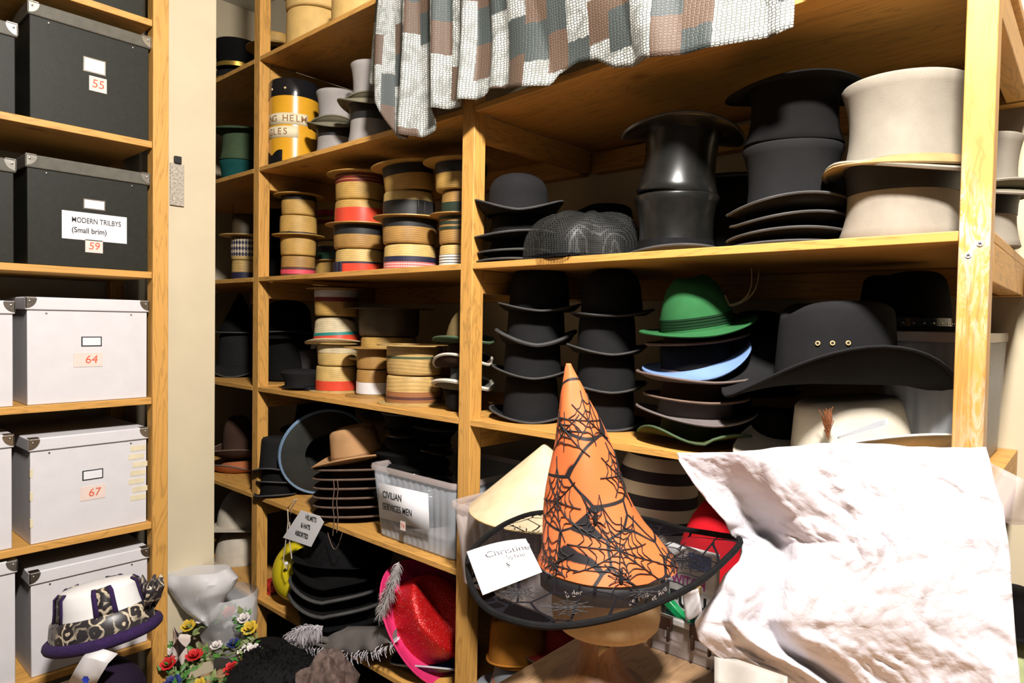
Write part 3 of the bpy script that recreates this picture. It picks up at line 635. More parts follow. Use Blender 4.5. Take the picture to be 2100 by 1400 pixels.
stackx(492, 1150, 1.46, S0, [B('lower white sun helmet in the left bay', 72, 92, 98, white_helmet, 0, style='dome', name='sun_helmet', cat='helmet'), B('upper white sun helmet with wide brim in the left bay', 70, 84, 124, white_helmet, 0, style='dome', name='sun_helmet', cat='helmet', dip=10)], GA)
q = onY(478, 480, 1.46); s = MB().tube([(q.x, q.y, S4-.06), (q.x-.01, q.y, q.z), (q.x-.02, q.y+.01, S3+.04)], .0016); tag(obj('cotton_cord', s, edge_b), 'thin dark cord hanging beside the straw hats in the left bay', 'cord')
# --- right bay, top hat shelf
stack(1062, 450, 1.42, S3, [
    B('black felt hat flat at the bottom of the pile left of the top hats', 34, 120, 172, black, 0, style='fedora', dip=4, asp=1.0, bind=edge, step=14), B('second black felt hat in the pile left of the top hats', 40, 116, 168, black, 0, style='fedora', asp=1.0, bind=edge, step=30, curl=4),
    B('third black felt hat with wide flat brim under the round bowler', 50, 118, 184, black, 0, style='fedora', asp=1.0, bind=edge, step=48, curl=10),
    B('black bowler with high domed crown left of the netted hat', 84, 124, 184, black2, 0, style='bowler', curl=30, asp=1.0, bind=edge, rz=-.85)], 'black hats left of the top hats')
t = stack(1205, 480, 1.42, S3, [B('black hat swathed in a grey net veil on the top hat shelf', 92, 150, 200, black2, 0, style='dome', name='veiled_hat', dip=2)])[0]
g = []
for i in range(33):
    a = 2*PI*i/32; row = []
    for j in range(11):
        s = j/10; rr = .005+(.13+.008*math.sin(5*a)+.006*math.sin(9*a+1))*math.sin(s*PI/2)**.8; zz = .070*math.cos(s*PI/2)**.7+.012*math.sin(7*a+2*s)*s*(1-s)*2+.003
        row.append((rr*1.15*math.cos(a), rr*.9*math.sin(a), max(.002, zz*1.62)))
    g.append(row)
obj('net_veil', MB().sheet(g), netm, t)
stack(1240, 430, 1.68, S3, [B('lower black felt hat at the back left of the shiny top hat', 60, 120, 150, black, 1, style='bowler', curl=6, step=62), B('upper black felt hat at the back left of the shiny top hat', 66, 120, 150, black, 0, style='fedora', curl=12, dent=10)], 'black hats at the back of the top hat shelf')
stack(1180, 430, 1.72, S3, [B('black hat at the back of the top hat shelf behind the bowler', 100, 110, 130, black, 0, style='topper', curl=8)], 'black hats at the back of the top hat shelf')
GTH = 'black top hats on the top hat shelf'
stack(1388, 390, 1.46, S3, [
    B('shiny black silk top hat standing on its brim, lower of the polished pair', 120, 152, 196, blackg, 0, [(.03, .24, blackcloth)], style='topper', curl=14, bind=edge, rz=.75),
    B('shiny black silk top hat turned upside down, upper of the polished pair', 124, 146, 232, blackg, 1, style='topper', curl=-14, dip=-14, bind=edge, rz=.65, tilt=(.04, .07))], GTH)
stack(1625, 330, 1.47, S3, [
    B('flat collapsed black hat at the bottom under the matt top hats', 20, 150, 250, black, 0, style='topper', bind=edge, step=18, curl=6), B('second flat black hat under the matt top hats', 20, 150, 236, black2, 0, style='topper', bind=edge, step=26, curl=14),
    B('third flat black hat under the matt top hats', 24, 150, 230, black, 0, style='topper', bind=edge, step=26, curl=18),
    B('matt black top hat standing on three flat hats', 134, 174, 240, black2, 0, style='topper', curl=26, bind=edge, step=136, rz=.7), B('upturned matt black top hat with drooping brim reaching the shelf above', 116, 172, 262, black, 1, style='topper', curl=0, dip=-20, rz=.7, tilt=(.05, 0))], GTH)
stack(1500, 400, 1.70, S3, [B('black top hat in shadow between the shiny and the matt top hats', 170, 130, 190, black, 1, style='topper', curl=10, bind=edge)], GTH)
stack(1853, 330, 1.47, S3, [
    B('upturned pale grey top hat with black band under the plain grey one at right', 156, 214, 286, grey, 1, [(.03, .38, bandblack)], style='topper', mb=felt('olive_topper_felt', (.22, .205, .17)), curl=34, dip=-4, bind=grey, pr=.003, rz=.85),
    B('large plain grey top hat with curled tan brim beside the right post', 160, 214, 290, grey, 0, style='topper', mb=tanbrim, curl=-24, dip=10, bind=tanbrim, pr=.002, rz=.85)], GG)
stack(2020, 330, 1.66, S3, [
    B('upturned grey top hat behind the right post', 110, 120, 190, grey, 1, [(.03, .4, bandblack)], style='topper', mb=greybrim, curl=14, bind=grey, rz=.85), B('grey top hat standing behind the right post', 112, 118, 190, grey, 0, style='topper', mb=greybrim, curl=14, bind=grey, rz=.85)], GG)
# --- right bay, bowler shelf
GBW = 'black bowlers stacked on the bowler shelf'
stack(1090, 740, 1.46, S2, [
    B('lowest bowler of the left bowler stack, its brim overhanging the shelf edge', 105, 118, 176, black2, 0, style='bowler', curl=15, bind=edge, step=82, rz=-.85, tilt=(0, .03)), B('second bowler up in the left bowler stack', 105, 122, 172, black2, 0, style='bowler', curl=19, bind=edge, step=64, rz=-.85, dx=2),
    B('bowler with thick pale rolled brim edge in the left bowler stack', 105, 124, 170, black2, 0, style='bowler', curl=27, bind=edge, pr=.004, step=66, rz=-.85, dx=8),
    B('topmost bowler of the left bowler stack', 98, 128, 178, black2, 0, style='bowler', curl=16, bind=edge, rz=-.85, dx=14)], GBW)
q = onY(1132, 716, 1.40)
stack(1243, 740, 1.50, S2, [
    B('lowest bowler of the right bowler stack behind the witch hat tip', 105, 124, 170, black2, 0, style='bowler', curl=12, bind=edge, step=73, rz=-.85), B('second bowler up in the right bowler stack', 105, 124, 170, black2, 0, style='bowler', curl=15, bind=edge, step=73, rz=-.85),
    B('third bowler up in the right bowler stack', 104, 124, 168, black2, 0, style='bowler', curl=16, bind=edge, step=74, rz=-.85), B('topmost bowler of the right bowler stack', 96, 130, 176, black2, 0, style='bowler', curl=11, bind=edge, rz=-.85, dx=10, tilt=(.05, 0))], GBW)
stack(1480, 720, 1.72, S2, [B('black hat at the back carrying the shadowed bowler', 130, 130, 150, black, 0, style='topper', step=134), B('black bowler in shadow behind the green tyrolean hat', 96, 130, 150, black, 0, style='bowler', curl=10)], GBW)
GF = 'coloured felt hats under the tyrolean hat'
st_ = stack(1428, 760, 1.44, S2, [
    B('olive felt hat with wavy brim at the foot of the coloured felt stack', 46, 150, 240, olive, 0, style='fedora', wave=18, curl=12, bind=sage, step=42, rz=-.85),
    B('grey-taupe felt hat, second in the coloured felt stack', 40, 160, 248, taupe2, 0, style='fedora', curl=14, dip=6, bind=taupe2, step=34, rz=-.85), B('dark brown felt hat, third in the coloured felt stack', 40, 150, 218, brown, 0, style='fedora', curl=5, bind=edge_b, step=34, rz=-.85),
    B('taupe felt hat with broad brim below the blue brim', 44, 156, 250, taupe, 0, style='fedora', curl=16, dip=-6, bind=taupe, step=40, rz=-.85),
    B('cornflower blue felt hat with tilted brim', 50, 150, 226, black, 0, mb=blue, style='fedora', curl=12, dip=14, bind=blue, step=40, rz=-.85, tilt=(.30, .10)),
    B('dark brown felt hat with tilted brim directly under the green tyrolean', 44, 140, 214, brown, 0, style='fedora', curl=6, bind=edge_b, step=26, rz=-.85, tilt=(.14, 0)),
    B('green tyrolean felt hat with corded band and feather', 112, 150, 240, greenf, 0, [(.05, .085, greend), (.10, .135, greend), (.15, .185, greend), (.20, .235, greend)], style='peak', curl=9, dip=6, bind=greenf, rz=-.85, tilt=(.17, .05), dent=12, cat='hat')], GF)
gh = st_[-1]; gh['label'] = 'green tyrolean felt hat with corded band and feather'
k = pxm(gh.location)
f = MB(); b0 = Vector((.30*150*k, .38*150*k, 40*k))
for j, (dx, dz) in enumerate(((48, 66), (62, 60))):
    pts = [b0+Vector((6*k*t, dx*k*t+14*k*math.sin(t*3), dz*k*t*t)) for t in [i/10 for i in range(11)]]; f.tube(pts, lambda t: .0028*(1-t)+.0006, 6)
f.tube([b0, b0+Vector((-3*k, -6*k, 22*k))], .002)
obj('feather', f, plain('pale_brush_feather', (.42, .30, .20), .7, .2), gh)
# western hat, black
P = onY(1712, 765, 1.45); k = pxm(P)
wz = S2+.125
t = hat('large black western hat with three brass eyelets in front', (P.x, P.y, wz), 'western', 160*k, 212*k, 400*k, black2, bands=(), curl=74*k, dip=38*k, rz=.72, asp=1.22, bind=black2, dent=40*k, th=.004)
# crown eyelets facing the room
for px_ in (1676, 1706, 1738):
    d = ray(px_, 745); c0 = Vector((P.x, P.y, 0)); rx = 106*k*1.22**.5; ry = 106*k*1.22**-.5
    R2 = Matrix.Rotation(-.72, 4, 'Z'); best = None
    for i in range(400):
        p = CAM+d*(.9+i*.0012); lp = R2 @ (Vector((p.x, p.y, 0))-c0)
        if (lp.x/rx)**2+(lp.y/ry)**2 < .985: best = (lp, p.z-wz); break
    if best:
        lp, zz = best; nn = Vector((lp.x/rx**2, lp.y/ry**2, 0)).normalized()
        e = MB().lathe([(.0026, 0), (.0026, .0016), (.0044, .0016), (.0048, 0)], 16); e.add([(.0026*math.cos(a), .0026*math.sin(a), .0006) for a in [2*PI*i/16 for i in range(16)]], [tuple(range(16))], 1)
        e.xform(Matrix.Translation(lp+Vector((0, 0, zz))+nn*.0005) @ nn.to_track_quat('Z', 'Y').to_matrix().to_4x4()); obj('eyelet', e, [brass, ink], t)
# cream hat underneath, brim turned up, with feather and ribbon
P2 = onY(1745, 890, 1.46); k = pxm(P2)
t = hat('cream felt hat with broad upswept brim under the black western hat', (P2.x, P2.y, S2+.001), 'fedora', 100*k, 210*k, 420*k, creamf, rz=.72, asp=1.2, curl=55*k, dip=4*k, bind=creamf, th=.003, tilt=(0, -.10))
f = MB(); fo = onY(1703, 892, 1.335)-Vector(t.location); fo = Matrix.Rotation(-.72, 3, 'Z') @ fo
for i in range(70):
    a = random.uniform(-.8, .8); ln = random.uniform(.012, .034); tz = random.uniform(0, .030)
    p0 = fo+Vector((0, 0, tz)); p1 = p0+Vector((math.sin(a)*ln*.55, random.uniform(-.006, .004), ln)); f.tube([p0, (p0+p1)/2+Vector((0, 0, .002)), p1], .0009, 4)
obj('feather_tuft', f, plain('rust_feather', (.22, .07, .02), .7, .5), t)
g = []
for i in range(14):
    u = i/13; row = []
    for j in range(9):
        v = j/8; q = onY(1722+108*u, 892-22*u+(-9+8*v)*(.3+.7*u)*1.6, 1.335+.0012*(j % 2)) ; row.append(Matrix.Rotation(-.72, 3, 'Z') @ (q-Vector(t.location)))
    g.append(row)
obj('pleated_ribbon', MB().sheet(g), paper, t, solid=.0006)
# black fedora with studded band on a clear tub
P3 = onY(1848, 690, 1.66); k = pxm(P3)
w = .30; tb = S2+.0006
def tub(label, lo, hi, m, ribs=10, flare=.012, label_mb=None, name='plastic_tub'):
    cx, cy = (lo[0]+hi[0])/2, (lo[1]+hi[1])/2; t = thing(name, label, 'tub', (cx, cy, lo[2])); a, b, h = (hi[0]-lo[0])/2, (hi[1]-lo[1])/2, hi[2]-lo[2]
    nrib = (max(2, int(2*a/.034)), max(2, int(2*b/.034)))
    def ring(a, b, z, r=.03, n=6, rib=0):
        r = min(r, a*.3, b*.3)
        out = []
        for (sx, sy, s0) in ((1, 1, 0), (-1, 1, PI/2), (-1, -1, PI), (1, -1, 3*PI/2)):
            for i in range(n+1):
                an = s0+PI/2*i/n; out.append((sx*(a-r)+r*math.cos(an), sy*(b-r)+r*math.sin(an), z))
        if rib:
            res = []
            for i, p in enumerate(out):
                q = out[(i+1) % len(out)]; res.append(p); L_ = (Vector(q)-Vector(p)).length
                if i % (n+1) == n:
                    nr = nrib[(i//(n+1)) % 2]; nv = Vector(((q[1]-p[1])/L_, -(q[0]-p[0])/L_, 0))
                    for s in range(1, nr*4):
                        u = s/(nr*4); off = rib*(1 if (s % 4) in (1, 2) else 0); res.append(tuple(Vector(p).lerp(Vector(q), u)-nv*off))
            return res
        return out
    R = [ring(a*0.90*f, b*.90*f, z, rib=rb) for f, z, rb in ((.25, .001, .00001), (.96, .001, .00001), (1, .008, .0015), (1.05, h*.5, .0025), (1.10, h*.93, .0015))]
    obj('shell', MB().rings(R, cap0=True), m, t, angle=30, solid=.0018)
    R = [ring(x*a, x*b, z) for x, z in ((.985, h*.93), (1.02, h*.93), (1.03, h*.965), (1.02, h), (.985, h), (.975, h*.97), (.985, h*.93))]
    obj('rim', MB().rings(R), clear2, t)
    return t
x0 = onY(1822, 800, 1.60).x; x1 = onY(2035, 710, 1.60).x
tub('clear plastic tub behind the western hat carrying a black studded fedora', (x0, 1.50, tb), (x1, 1.88, S2+.265), clear)
t = hat('black fedora with studded leather band standing on the clear tub', (P3.x, P3.y+.02, S2+.266), 'fedora', 120*k, 168*k, 228*k, black, bands=[(.02, .20, patent)], rz=.75, dent=34*k, nose=.25, curl=8*k)
for i in range(30):
    a = -PI+i*2*PI/30; s = MB().lathe([(0, .0025), (.002, .0018), (.003, 0)], 8); ax, ay = 1.1**.5, 1.1**-.5
    s.xform(Matrix.Translation((84*k*1.005*ax*math.cos(a), 84*k*1.005*ay*math.sin(a), 13*k+.003)) @ Matrix.Rotation(a, 4, 'Z') @ Matrix.Rotation(PI/2, 4, 'Y')); obj('stud', s, steel, t)
stack(1555, 640, 1.66, S2+.10, [B('tall black round-crowned hat at the back between the tyrolean and western hats', 170, 148, 170, black, 0, style='bowler', curl=12)])
stack(1590, 800, 1.52, S2, [B('black felt hat wedged between the felt stack and the western hat', 74, 120, 150, black, 0, style='fedora', curl=6)])
#@@PART3

# ---------------------------------------------------------------- lower shelves, left bay
def ground_to(root, z0):
    bpy.context.view_layer.update(); lo = 9
    for c in [o for ch in root.children for o in (ch, *ch.children)]: lo = min([lo]+[(c.matrix_world @ v.co).z for v in c.data.vertices])
    root.location.z += max(0, z0-lo)
def aim(o, zdir, xdir):
    z = Vector(zdir).normalized(); x = Vector(xdir); x = (x-z*x.dot(z)).normalized(); y = z.cross(x)
    o.rotation_euler = Matrix((x, y, z)).transposed().to_euler()
stack(566, 960, 1.36, S1, [
    B('lowest black felt hat beside the left post, its brim poking past the post', 36, 58, 80, black, 0, style='fedora', bind=edge, step=26, curl=6), B('middle black felt hat of the pile beside the left post', 36, 56, 72, black, 0, style='fedora', bind=edge, step=28, curl=6),
    B('top black felt hat beside the left post with brim overhanging the post', 62, 58, 84, black2, 0, style='fedora', dip=8, curl=6, bind=edge, dx=-2)], 'black felt hats beside the left post')
P = onY(668, 955, 1.47); k = pxm(P)
t = hat('dark grey wide hat standing on edge with pale blue rim, underside facing out', P, 'fedora', 70*k, 84*k, 182*k, felt('dark_grey_felt', (.045, .045, .040)), bind=steelblue, pr=.005, asp=1.05, roll=6*k)
aim(t, (-.86, .42, .26), (.2, .3, 1)); ground_to(t, S1+.001)
stack(668, 890, 1.68, S1+.21, [B('black felt hat in shadow behind the grey hat on edge', 60, 120, 170, black, 0, style='fedora', curl=6)])
rows = [B('brown felt hat, number %s from the bottom of the brown pile with hanging cords' % w, 58, 96, 168-3*(i % 2), brown, 0, style='fedora', curl=10, bind=edge_b, pr=.0022, step=18, rz=.7, tilt=(0, -.04)) for i, w in enumerate(('first', 'second', 'third', 'fourth', 'fifth', 'sixth'))]
for r in rows: r['label'] = r['label'].replace(', number ', ', ')
rows.append(B('tan fedora with brown band on top of the brown hat pile', 66, 100, 176, tan, 0, [(.02, .18, bandtan)], style='fedora', curl=14, dip=2, bind=tan, rz=.7, tilt=(0, -.20), dent=8))
stack(733, 1000, 1.43, S1, rows, 'brown felt hats in one pile')
m = MB()
for x_, y1 in ((684, 1098), (692, 1092)):
    p = [onY(x_+1.5*math.sin(i*1.1), 985+(y1-985)*i/10, 1.292) for i in range(11)]; m.tube(p, .0016, 5)
m.tube([onY(672+30*t, 1092+34*math.sin(PI*t), 1.285) for t in [i/14 for i in range(15)]], .0014, 5)
tag(obj('cotton_cord', m, edge_b), 'brown cords hanging from the brown hat pile over the shelf edge', 'cord')
# clear tub with sign
x0, x1 = onY(757, 1050, 1.315).x, onY(936, 1050, 1.315).x; zt = onY(760, 950, 1.315).z
tc = tub('clear ribbed plastic tub of black caps with civilian services sign', (x0, 1.315, S1+.0006), (x1, 1.70, zt), clear)
pa = [onY(*c, 1.309) for c in ((776, 989), (878, 1012), (881, 1089), (778, 1060))]; ctr = sum(pa, Vector())/4; lc = Vector(tc.location)
sg = obj('paper_sign', MB().sheet([[p-lc for p in (pa[3], pa[0])], [p-lc for p in (pa[2], pa[1])]]), paper, tc, solid=.0006)
w = (pa[1]-pa[0]).length; hh = (pa[0]-pa[3]).length
for i, (ln, sx) in enumerate((('CIVILIAN', .80), ('SERVICES MEN', .76))):
    text(ln, hh*.27, sg, ink, bold=.016, align='LEFT', sx=sx, M=frame(ctr-lc+Vector((-w*.42, -.0012, hh*(.16-.34*i))), pa[1]-pa[0], (0, 0, 1)))
q = onY(826, 1078, 1.307)-lc
ntg = obj('number_tag', MB().box((q.x-.012, -.0, q.z-.014), (q.x+.012, .0006, q.z+.014)).xform(Matrix.Translation((0, q.y, 0))), peach, tc); text('74', .017, ntg, redink, M=face_y(q.x, q.y-.0006, q.z))
# caps in the tub
rr = []
for i in range(6): rr.append(B('black cap, %s from the bottom inside the clear tub' % ('first', 'second', 'third', 'fourth', 'fifth', 'sixth')[i], 42, 122, 126, black, 0, style='cap', step=19, name='peaked_cap', cat='cap', tilt=(.05*math.sin(i*2), .06*math.cos(i*3))))
rr += [B('black peaked cap with shiny visor lying across the tub of caps', 52, 96, 100, black, 0, [(.03, .12, greymid)], style='cap', name='peaked_cap', cat='cap', step=34, rz=-.7, tilt=(.05, .1)),
       B('upper black peaked cap with pale piping, right side of the tub heap', 50, 96, 100, black, 0, [(.66, .72, edge), (.03, .12, edge)], style='cap', name='peaked_cap', cat='cap', step=30, dx=30, rz=-.3, tilt=(-.12, .06)),
       B('topmost black peaked cap of the tub heap close under the shelf', 46, 100, 104, black, 0, [(.66, .72, greymid)], style='cap', name='peaked_cap', cat='cap', dx=-10, rz=-.9)]
stack(846, 1040, 1.50, S1+.004, rr, 'black caps heaped in the clear tub')
# hanging sign on strings
pc = [onY(*c, 1.262) for c in ((617, 1046), (655, 1058), (664, 1071), (638, 1121), (580, 1102))]; ctr = sum(pc, Vector())/5
t = thing('hanging_sign', 'white card sign for assorted helmets and hats hanging on string', 'sign', ctr)
cdm = MB(); cdm.v = [tuple(p-ctr) for p in pc]+[tuple(p-ctr+Vector((0, .0012, 0))) for p in pc]; cdm.f = [(0, 4, 3, 2, 1), (5, 6, 7, 8, 9)]+[(i, (i+1) % 5, (i+1) % 5+5, i+5) for i in range(5)]; cdm.mi = [0]*7
cdo = obj('card', cdm, paper, t)
ex = pc[1]-pc[0]; ey = pc[0]-pc[4]
for i, ln in enumerate(('HELMETS', '& HATS', 'ASSORTED')):
    p = [(637, 1063), (626, 1079), (618, 1096)][i]; text(ln, .024, cdo, ink, bold=.02, sx=.72, M=frame(onY(p[0], p[1], 1.2605)-ctr, ex, (0.35*0, 0, 1)), shear=.25)
m = MB()
for xs in ((604, 590, 591, 586, 581, 588), (608, 597, 594, 594, 599, 588)):
    ys = (1024, 1042, 1070, 1110, 1150, 1167); m.tube([onY(x, y, 1.266)-ctr for x, y in zip(xs, ys)], .0022, 6)
obj('string', m, stringm, t)
# yellow helmet
P = onY(610, 1170, 1.38); k = pxm(P)
t = hat('yellow plastic helmet on edge behind the black hat pile, mostly hidden', P, 'dome', 40*k, 112*k, 120*k, yellowpl, rz=.7, name='toy_helmet', cat='helmet', roll=2*k)
aim(t, (.25, -.75, .25), (-.1, 0, 1))
s = MB().lathe([(0, .012), (.006, .010), (.008, 0)], 14); q = onY(589, 1155, 1.30); tag(obj('white_toggle', s.xform(Matrix.Rotation(PI/2, 4, 'X')), whitepl, loc=q), 'small white toggle on the string below the card sign', 'toggle')
# black hat pile + frayed hat + plumes on the bottom shelf
sk = stack(715, 1300, 1.44, S0, [
    B('grey cloth hat with frayed white edge at the foot of the black hat pile', 40, 150, 200, felt('grey_cloth', (.15, .13, .12)), 0, style='fedora', dip=4, curl=2, step=16, rz=-.8, th=.008),
    B('black felt hat with cut brim, second from the bottom of the feathered pile', 52, 150, 196, blackcloth, 0, style='fedora', curl=6, step=29, rz=-.8, th=.009, wave=7, dx=-6), B('black felt hat, third from the bottom of the feathered pile', 52, 146, 214, black, 0, style='fedora', bind=edge, step=26, rz=-.8, th=.009, wave=7, curl=10, dx=-14),
    B('black felt hat, fourth from the bottom of the feathered pile', 54, 144, 208, black, 0, style='fedora', bind=edge, step=26, rz=-.8, th=.009, wave=7, curl=12, dx=-16), B('black felt hat, fifth from the bottom of the feathered pile', 54, 140, 204, black, 0, style='fedora', step=29, rz=-.8, th=.009, wave=7, curl=12, dx=-14),
    B('topmost slouched black hat of the feathered pile', 70, 150, 196, blackcloth, 0, style='fedora', dent=16, rz=.5, curl=8, dx=-14)], 'black hats in the feathered pile')
t = sk[0]; k = pxm(t.location); m = MB()
Ri = Matrix.Rotation(.8, 3, 'Z')
for i in range(95):
    x = 622+190*i/94+random.uniform(-3, 3); y = 1306+34*math.sin(PI*min(1, (x-600)/230))+random.uniform(-4, 6)
    a = onY(x, y, 1.262+random.uniform(0, .012))-Vector(t.location); ln = random.uniform(.012, .036); dx = random.uniform(-.014, .014)
    m.tube([Ri @ (a+Vector((0, .02, .006))), Ri @ a, Ri @ (a+Vector((dx*.4, -.004, -ln*.5))), Ri @ (a+Vector((dx, -.001, -ln)))], .0011, 4)
fr = obj('frayed_fringe', m, featherw, t); fr['kind'] = 'stuff'
g = []
for i in range(31):
    x = 618+196*i/30; y = 1302+34*math.sin(PI*min(1, max(0, (x-600)/230))); row = []
    for v in (0, .25, .5, .75, 1): row.append(Ri @ (onY(x, 1284+(y+3-1284)*v+4*math.sin(.9*i)*v, 1.335-.068*v**.6+.006*math.sin(1.1*i)*v)-Vector(t.location)))
    g.append(row)
obj('torn_brim_cloth', MB().sheet(g), MATS['grey_cloth'], t, solid=.0025)
def plume(label, pts, widths, mat, n=150, droop=.012, par=None, seed=1):
    rnd = random.Random(seed); P = [Vector(p) for p in pts]; t = thing('ostrich_plume', label, 'feather', P[0])
    def sp(u):
        f = u*(len(P)-1); i = min(int(f), len(P)-2); f -= i; return P[i].lerp(P[i+1], f), (P[i+1]-P[i]).normalized(), widths[i]+(widths[i+1]-widths[i])*f
    obj('quill', MB().tube([sp(i/20)[0]-P[0] for i in range(21)], .0018, 6), mat, t); m = MB()
    for i in range(n*2):
        u = rnd.random(); p, d, w = sp(u); sd = (d.cross(Vector((RIGHT.x*.3+fwd.x, RIGHT.y*.3+fwd.y, 0)))).normalized()*(1 if i % 2 else -1)
        v = (sd*rnd.uniform(.15, 1)+d*rnd.uniform(.1, 1.1)+Vector((rnd.uniform(-.5, .5), rnd.uniform(-.8, .1), rnd.uniform(-.4, .5)))).normalized()*w*rnd.uniform(.5, 1.25)
        b = p-P[0]; m.tube([b, b+v*.5+Vector((0, -.003, -droop*.15)), b+v*.85+Vector((0, -.004, -droop*.6)), b+v+Vector((0, -.003, -droop*1.3))], lambda q: .0013*(1-q*.8), 4)
    o = obj('barbs', m, mat, t); o['kind'] = 'stuff'; return t
plume('white ostrich plume drooping over the bottom shelf edge by the frayed hat', [onY(662, 1284, 1.27), onY(632, 1284, 1.26), onY(603, 1300, 1.25), onY(582, 1330, 1.245)], (.022, .030, .036, .030), featherw, 300, .028, seed=3)
plume('grey-white ostrich plume hanging beside the red sequined hat', [onY(818, 1152, 1.29), onY(812, 1185, 1.28), onY(795, 1220, 1.275), onY(782, 1258, 1.27)], (.016, .026, .026, .018), featherg, 240, .014, seed=4)
# sequined western hats
P = onY(872, 1275, 1.42); k = pxm(P)
t = hat('red sequined western hat with hot pink brim propped on its side', P, 'western', 80*k, 150*k, 224*k, redseq, pinkf, asp=1.35, dent=20*k, nose=.25, curl=26*k, bind=pinkf)
aim(t, RIGHT*.52+UP*.50-fwd*.62, -UP+RIGHT*.35)
t = stack(890, 1365, 1.45, S0, [B('navy sequined western hat with pale piped brim under the red one', 60, 120, 170, blueseq, 0, style='western', curl=22, dip=8, dent=14, bind=plain('pale_piping', (.45, .45, .5), .5), rz=.6)])[0]
s = MB(); q0 = onY(566, 1256, 1.40); tag(obj('red_cloth', MB().box((-.05, -.05, 0), (.05, .05, .035)).add([(-.055, -.055, .0), (.055, -.055, .0), (.0, -.02, .05)], [(0, 1, 2)]), plain('red_silk', (.45, .03, .02), .45, .3, 60), loc=(q0.x, q0.y, S0+.001), bevel=.012), 'folded red cloth on the bottom shelf beside the left post', 'cloth')
for x, y, w, lb in ((585, 1185, 120, 'dark brown hat in the shadow behind the yellow helmet'),): stack(x, y, 1.66, S0, [B(lb, 150, w, w+20, chestnut, 0, style='topper')])

# ---------------------------------------------------------------- pile in front at lower left
cb = plain('brown_cardboard', (.38, .24, .12), .8, .06)
tag(obj('cardboard_carton', MB().box((-2.16, .66, .001), (-1.62, 1.24, H-1.16)), cb, bevel=.003), 'brown cardboard carton under the flower garlands at lower left', 'carton')
tag(obj('cardboard_carton', MB().box((-2.08, .22, .001), (-1.60, .60, H-.99)), cb, bevel=.003), 'brown cardboard carton under the patterned hat at bottom left', 'carton')
def blob(label, name, cat, c, rx, ry, rz, mat, fur=0, seed=0, lump=.15, furmat=None, top=0):
    m = MB(); m.lathe([(math.cos(a), math.sin(a)) for a in [-.9+(PI/2+.9)*i/16 for i in range(17)]], 32, fn=lambda x, y, z: (x*rx*(1+lump*noise.noise((x*2+seed, y*2, z*2))), y*ry*(1+lump*noise.noise((x*2, y*2+seed, z*2+5))), (z+.78)*rz*(1+lump*noise.noise((x*2, y*2, seed+3)))), cap0=True)
    t = thing(name, label, cat, c); obj('body', m, mat, t)
    if fur:
        f = MB(); rnd = random.Random(seed)
        for i in range(fur):
            j = rnd.randrange(len(m.v)); v = Vector(m.v[j]); nn = Vector((v.x/rx**2, v.y/ry**2, (v.z-.78*rz)/rz**2)).normalized(); dd = (nn+Vector((rnd.uniform(-.6, .6), rnd.uniform(-.6, .6), rnd.uniform(-.7, .3)))).normalized()
            f.tube([v, v+dd*.012, v+dd*.024+Vector((0, 0, -.006))], .0009, 3)
        o = obj('fur', f, furmat or mat, t); o['kind'] = 'stuff'
    return t
q = at(560, 1432, 2.05); blob('fluffy black fur hat at the bottom edge below the white plume', 'fur_hat', 'hat', (q.x, q.y, H-1.159), .13, .13, .075, blackcloth, 700, 2)
q = at(668, 1425, 1.98); blob('crumpled brown-grey cloth at the bottom edge between fur hat and tan hat', 'cloth_bundle', 'cloth', (q.x, q.y, H-1.159), .085, .085, .085, plain('taupe_cloth', (.13, .085, .07), .8, .5, 60), seed=51, lump=.5)
q = at(752, 1420, 1.95); hat('rounded tan felt hat at the bottom edge below the frayed hat', (q.x, q.y, H-1.159), 'dome', .065, .16, .17, felt('camel_felt', (.52, .34, .16)), rz=.3)
q = at(545, 1375, 2.15); t = hat('gold-braided dark cap at the bottom beside the left post', (q.x, q.y, H-1.159), 'cap', .10, .13, .13, black, bands=[(.45, .60, goldm), (.68, .80, goldm)], name='braided_cap', cat='cap')
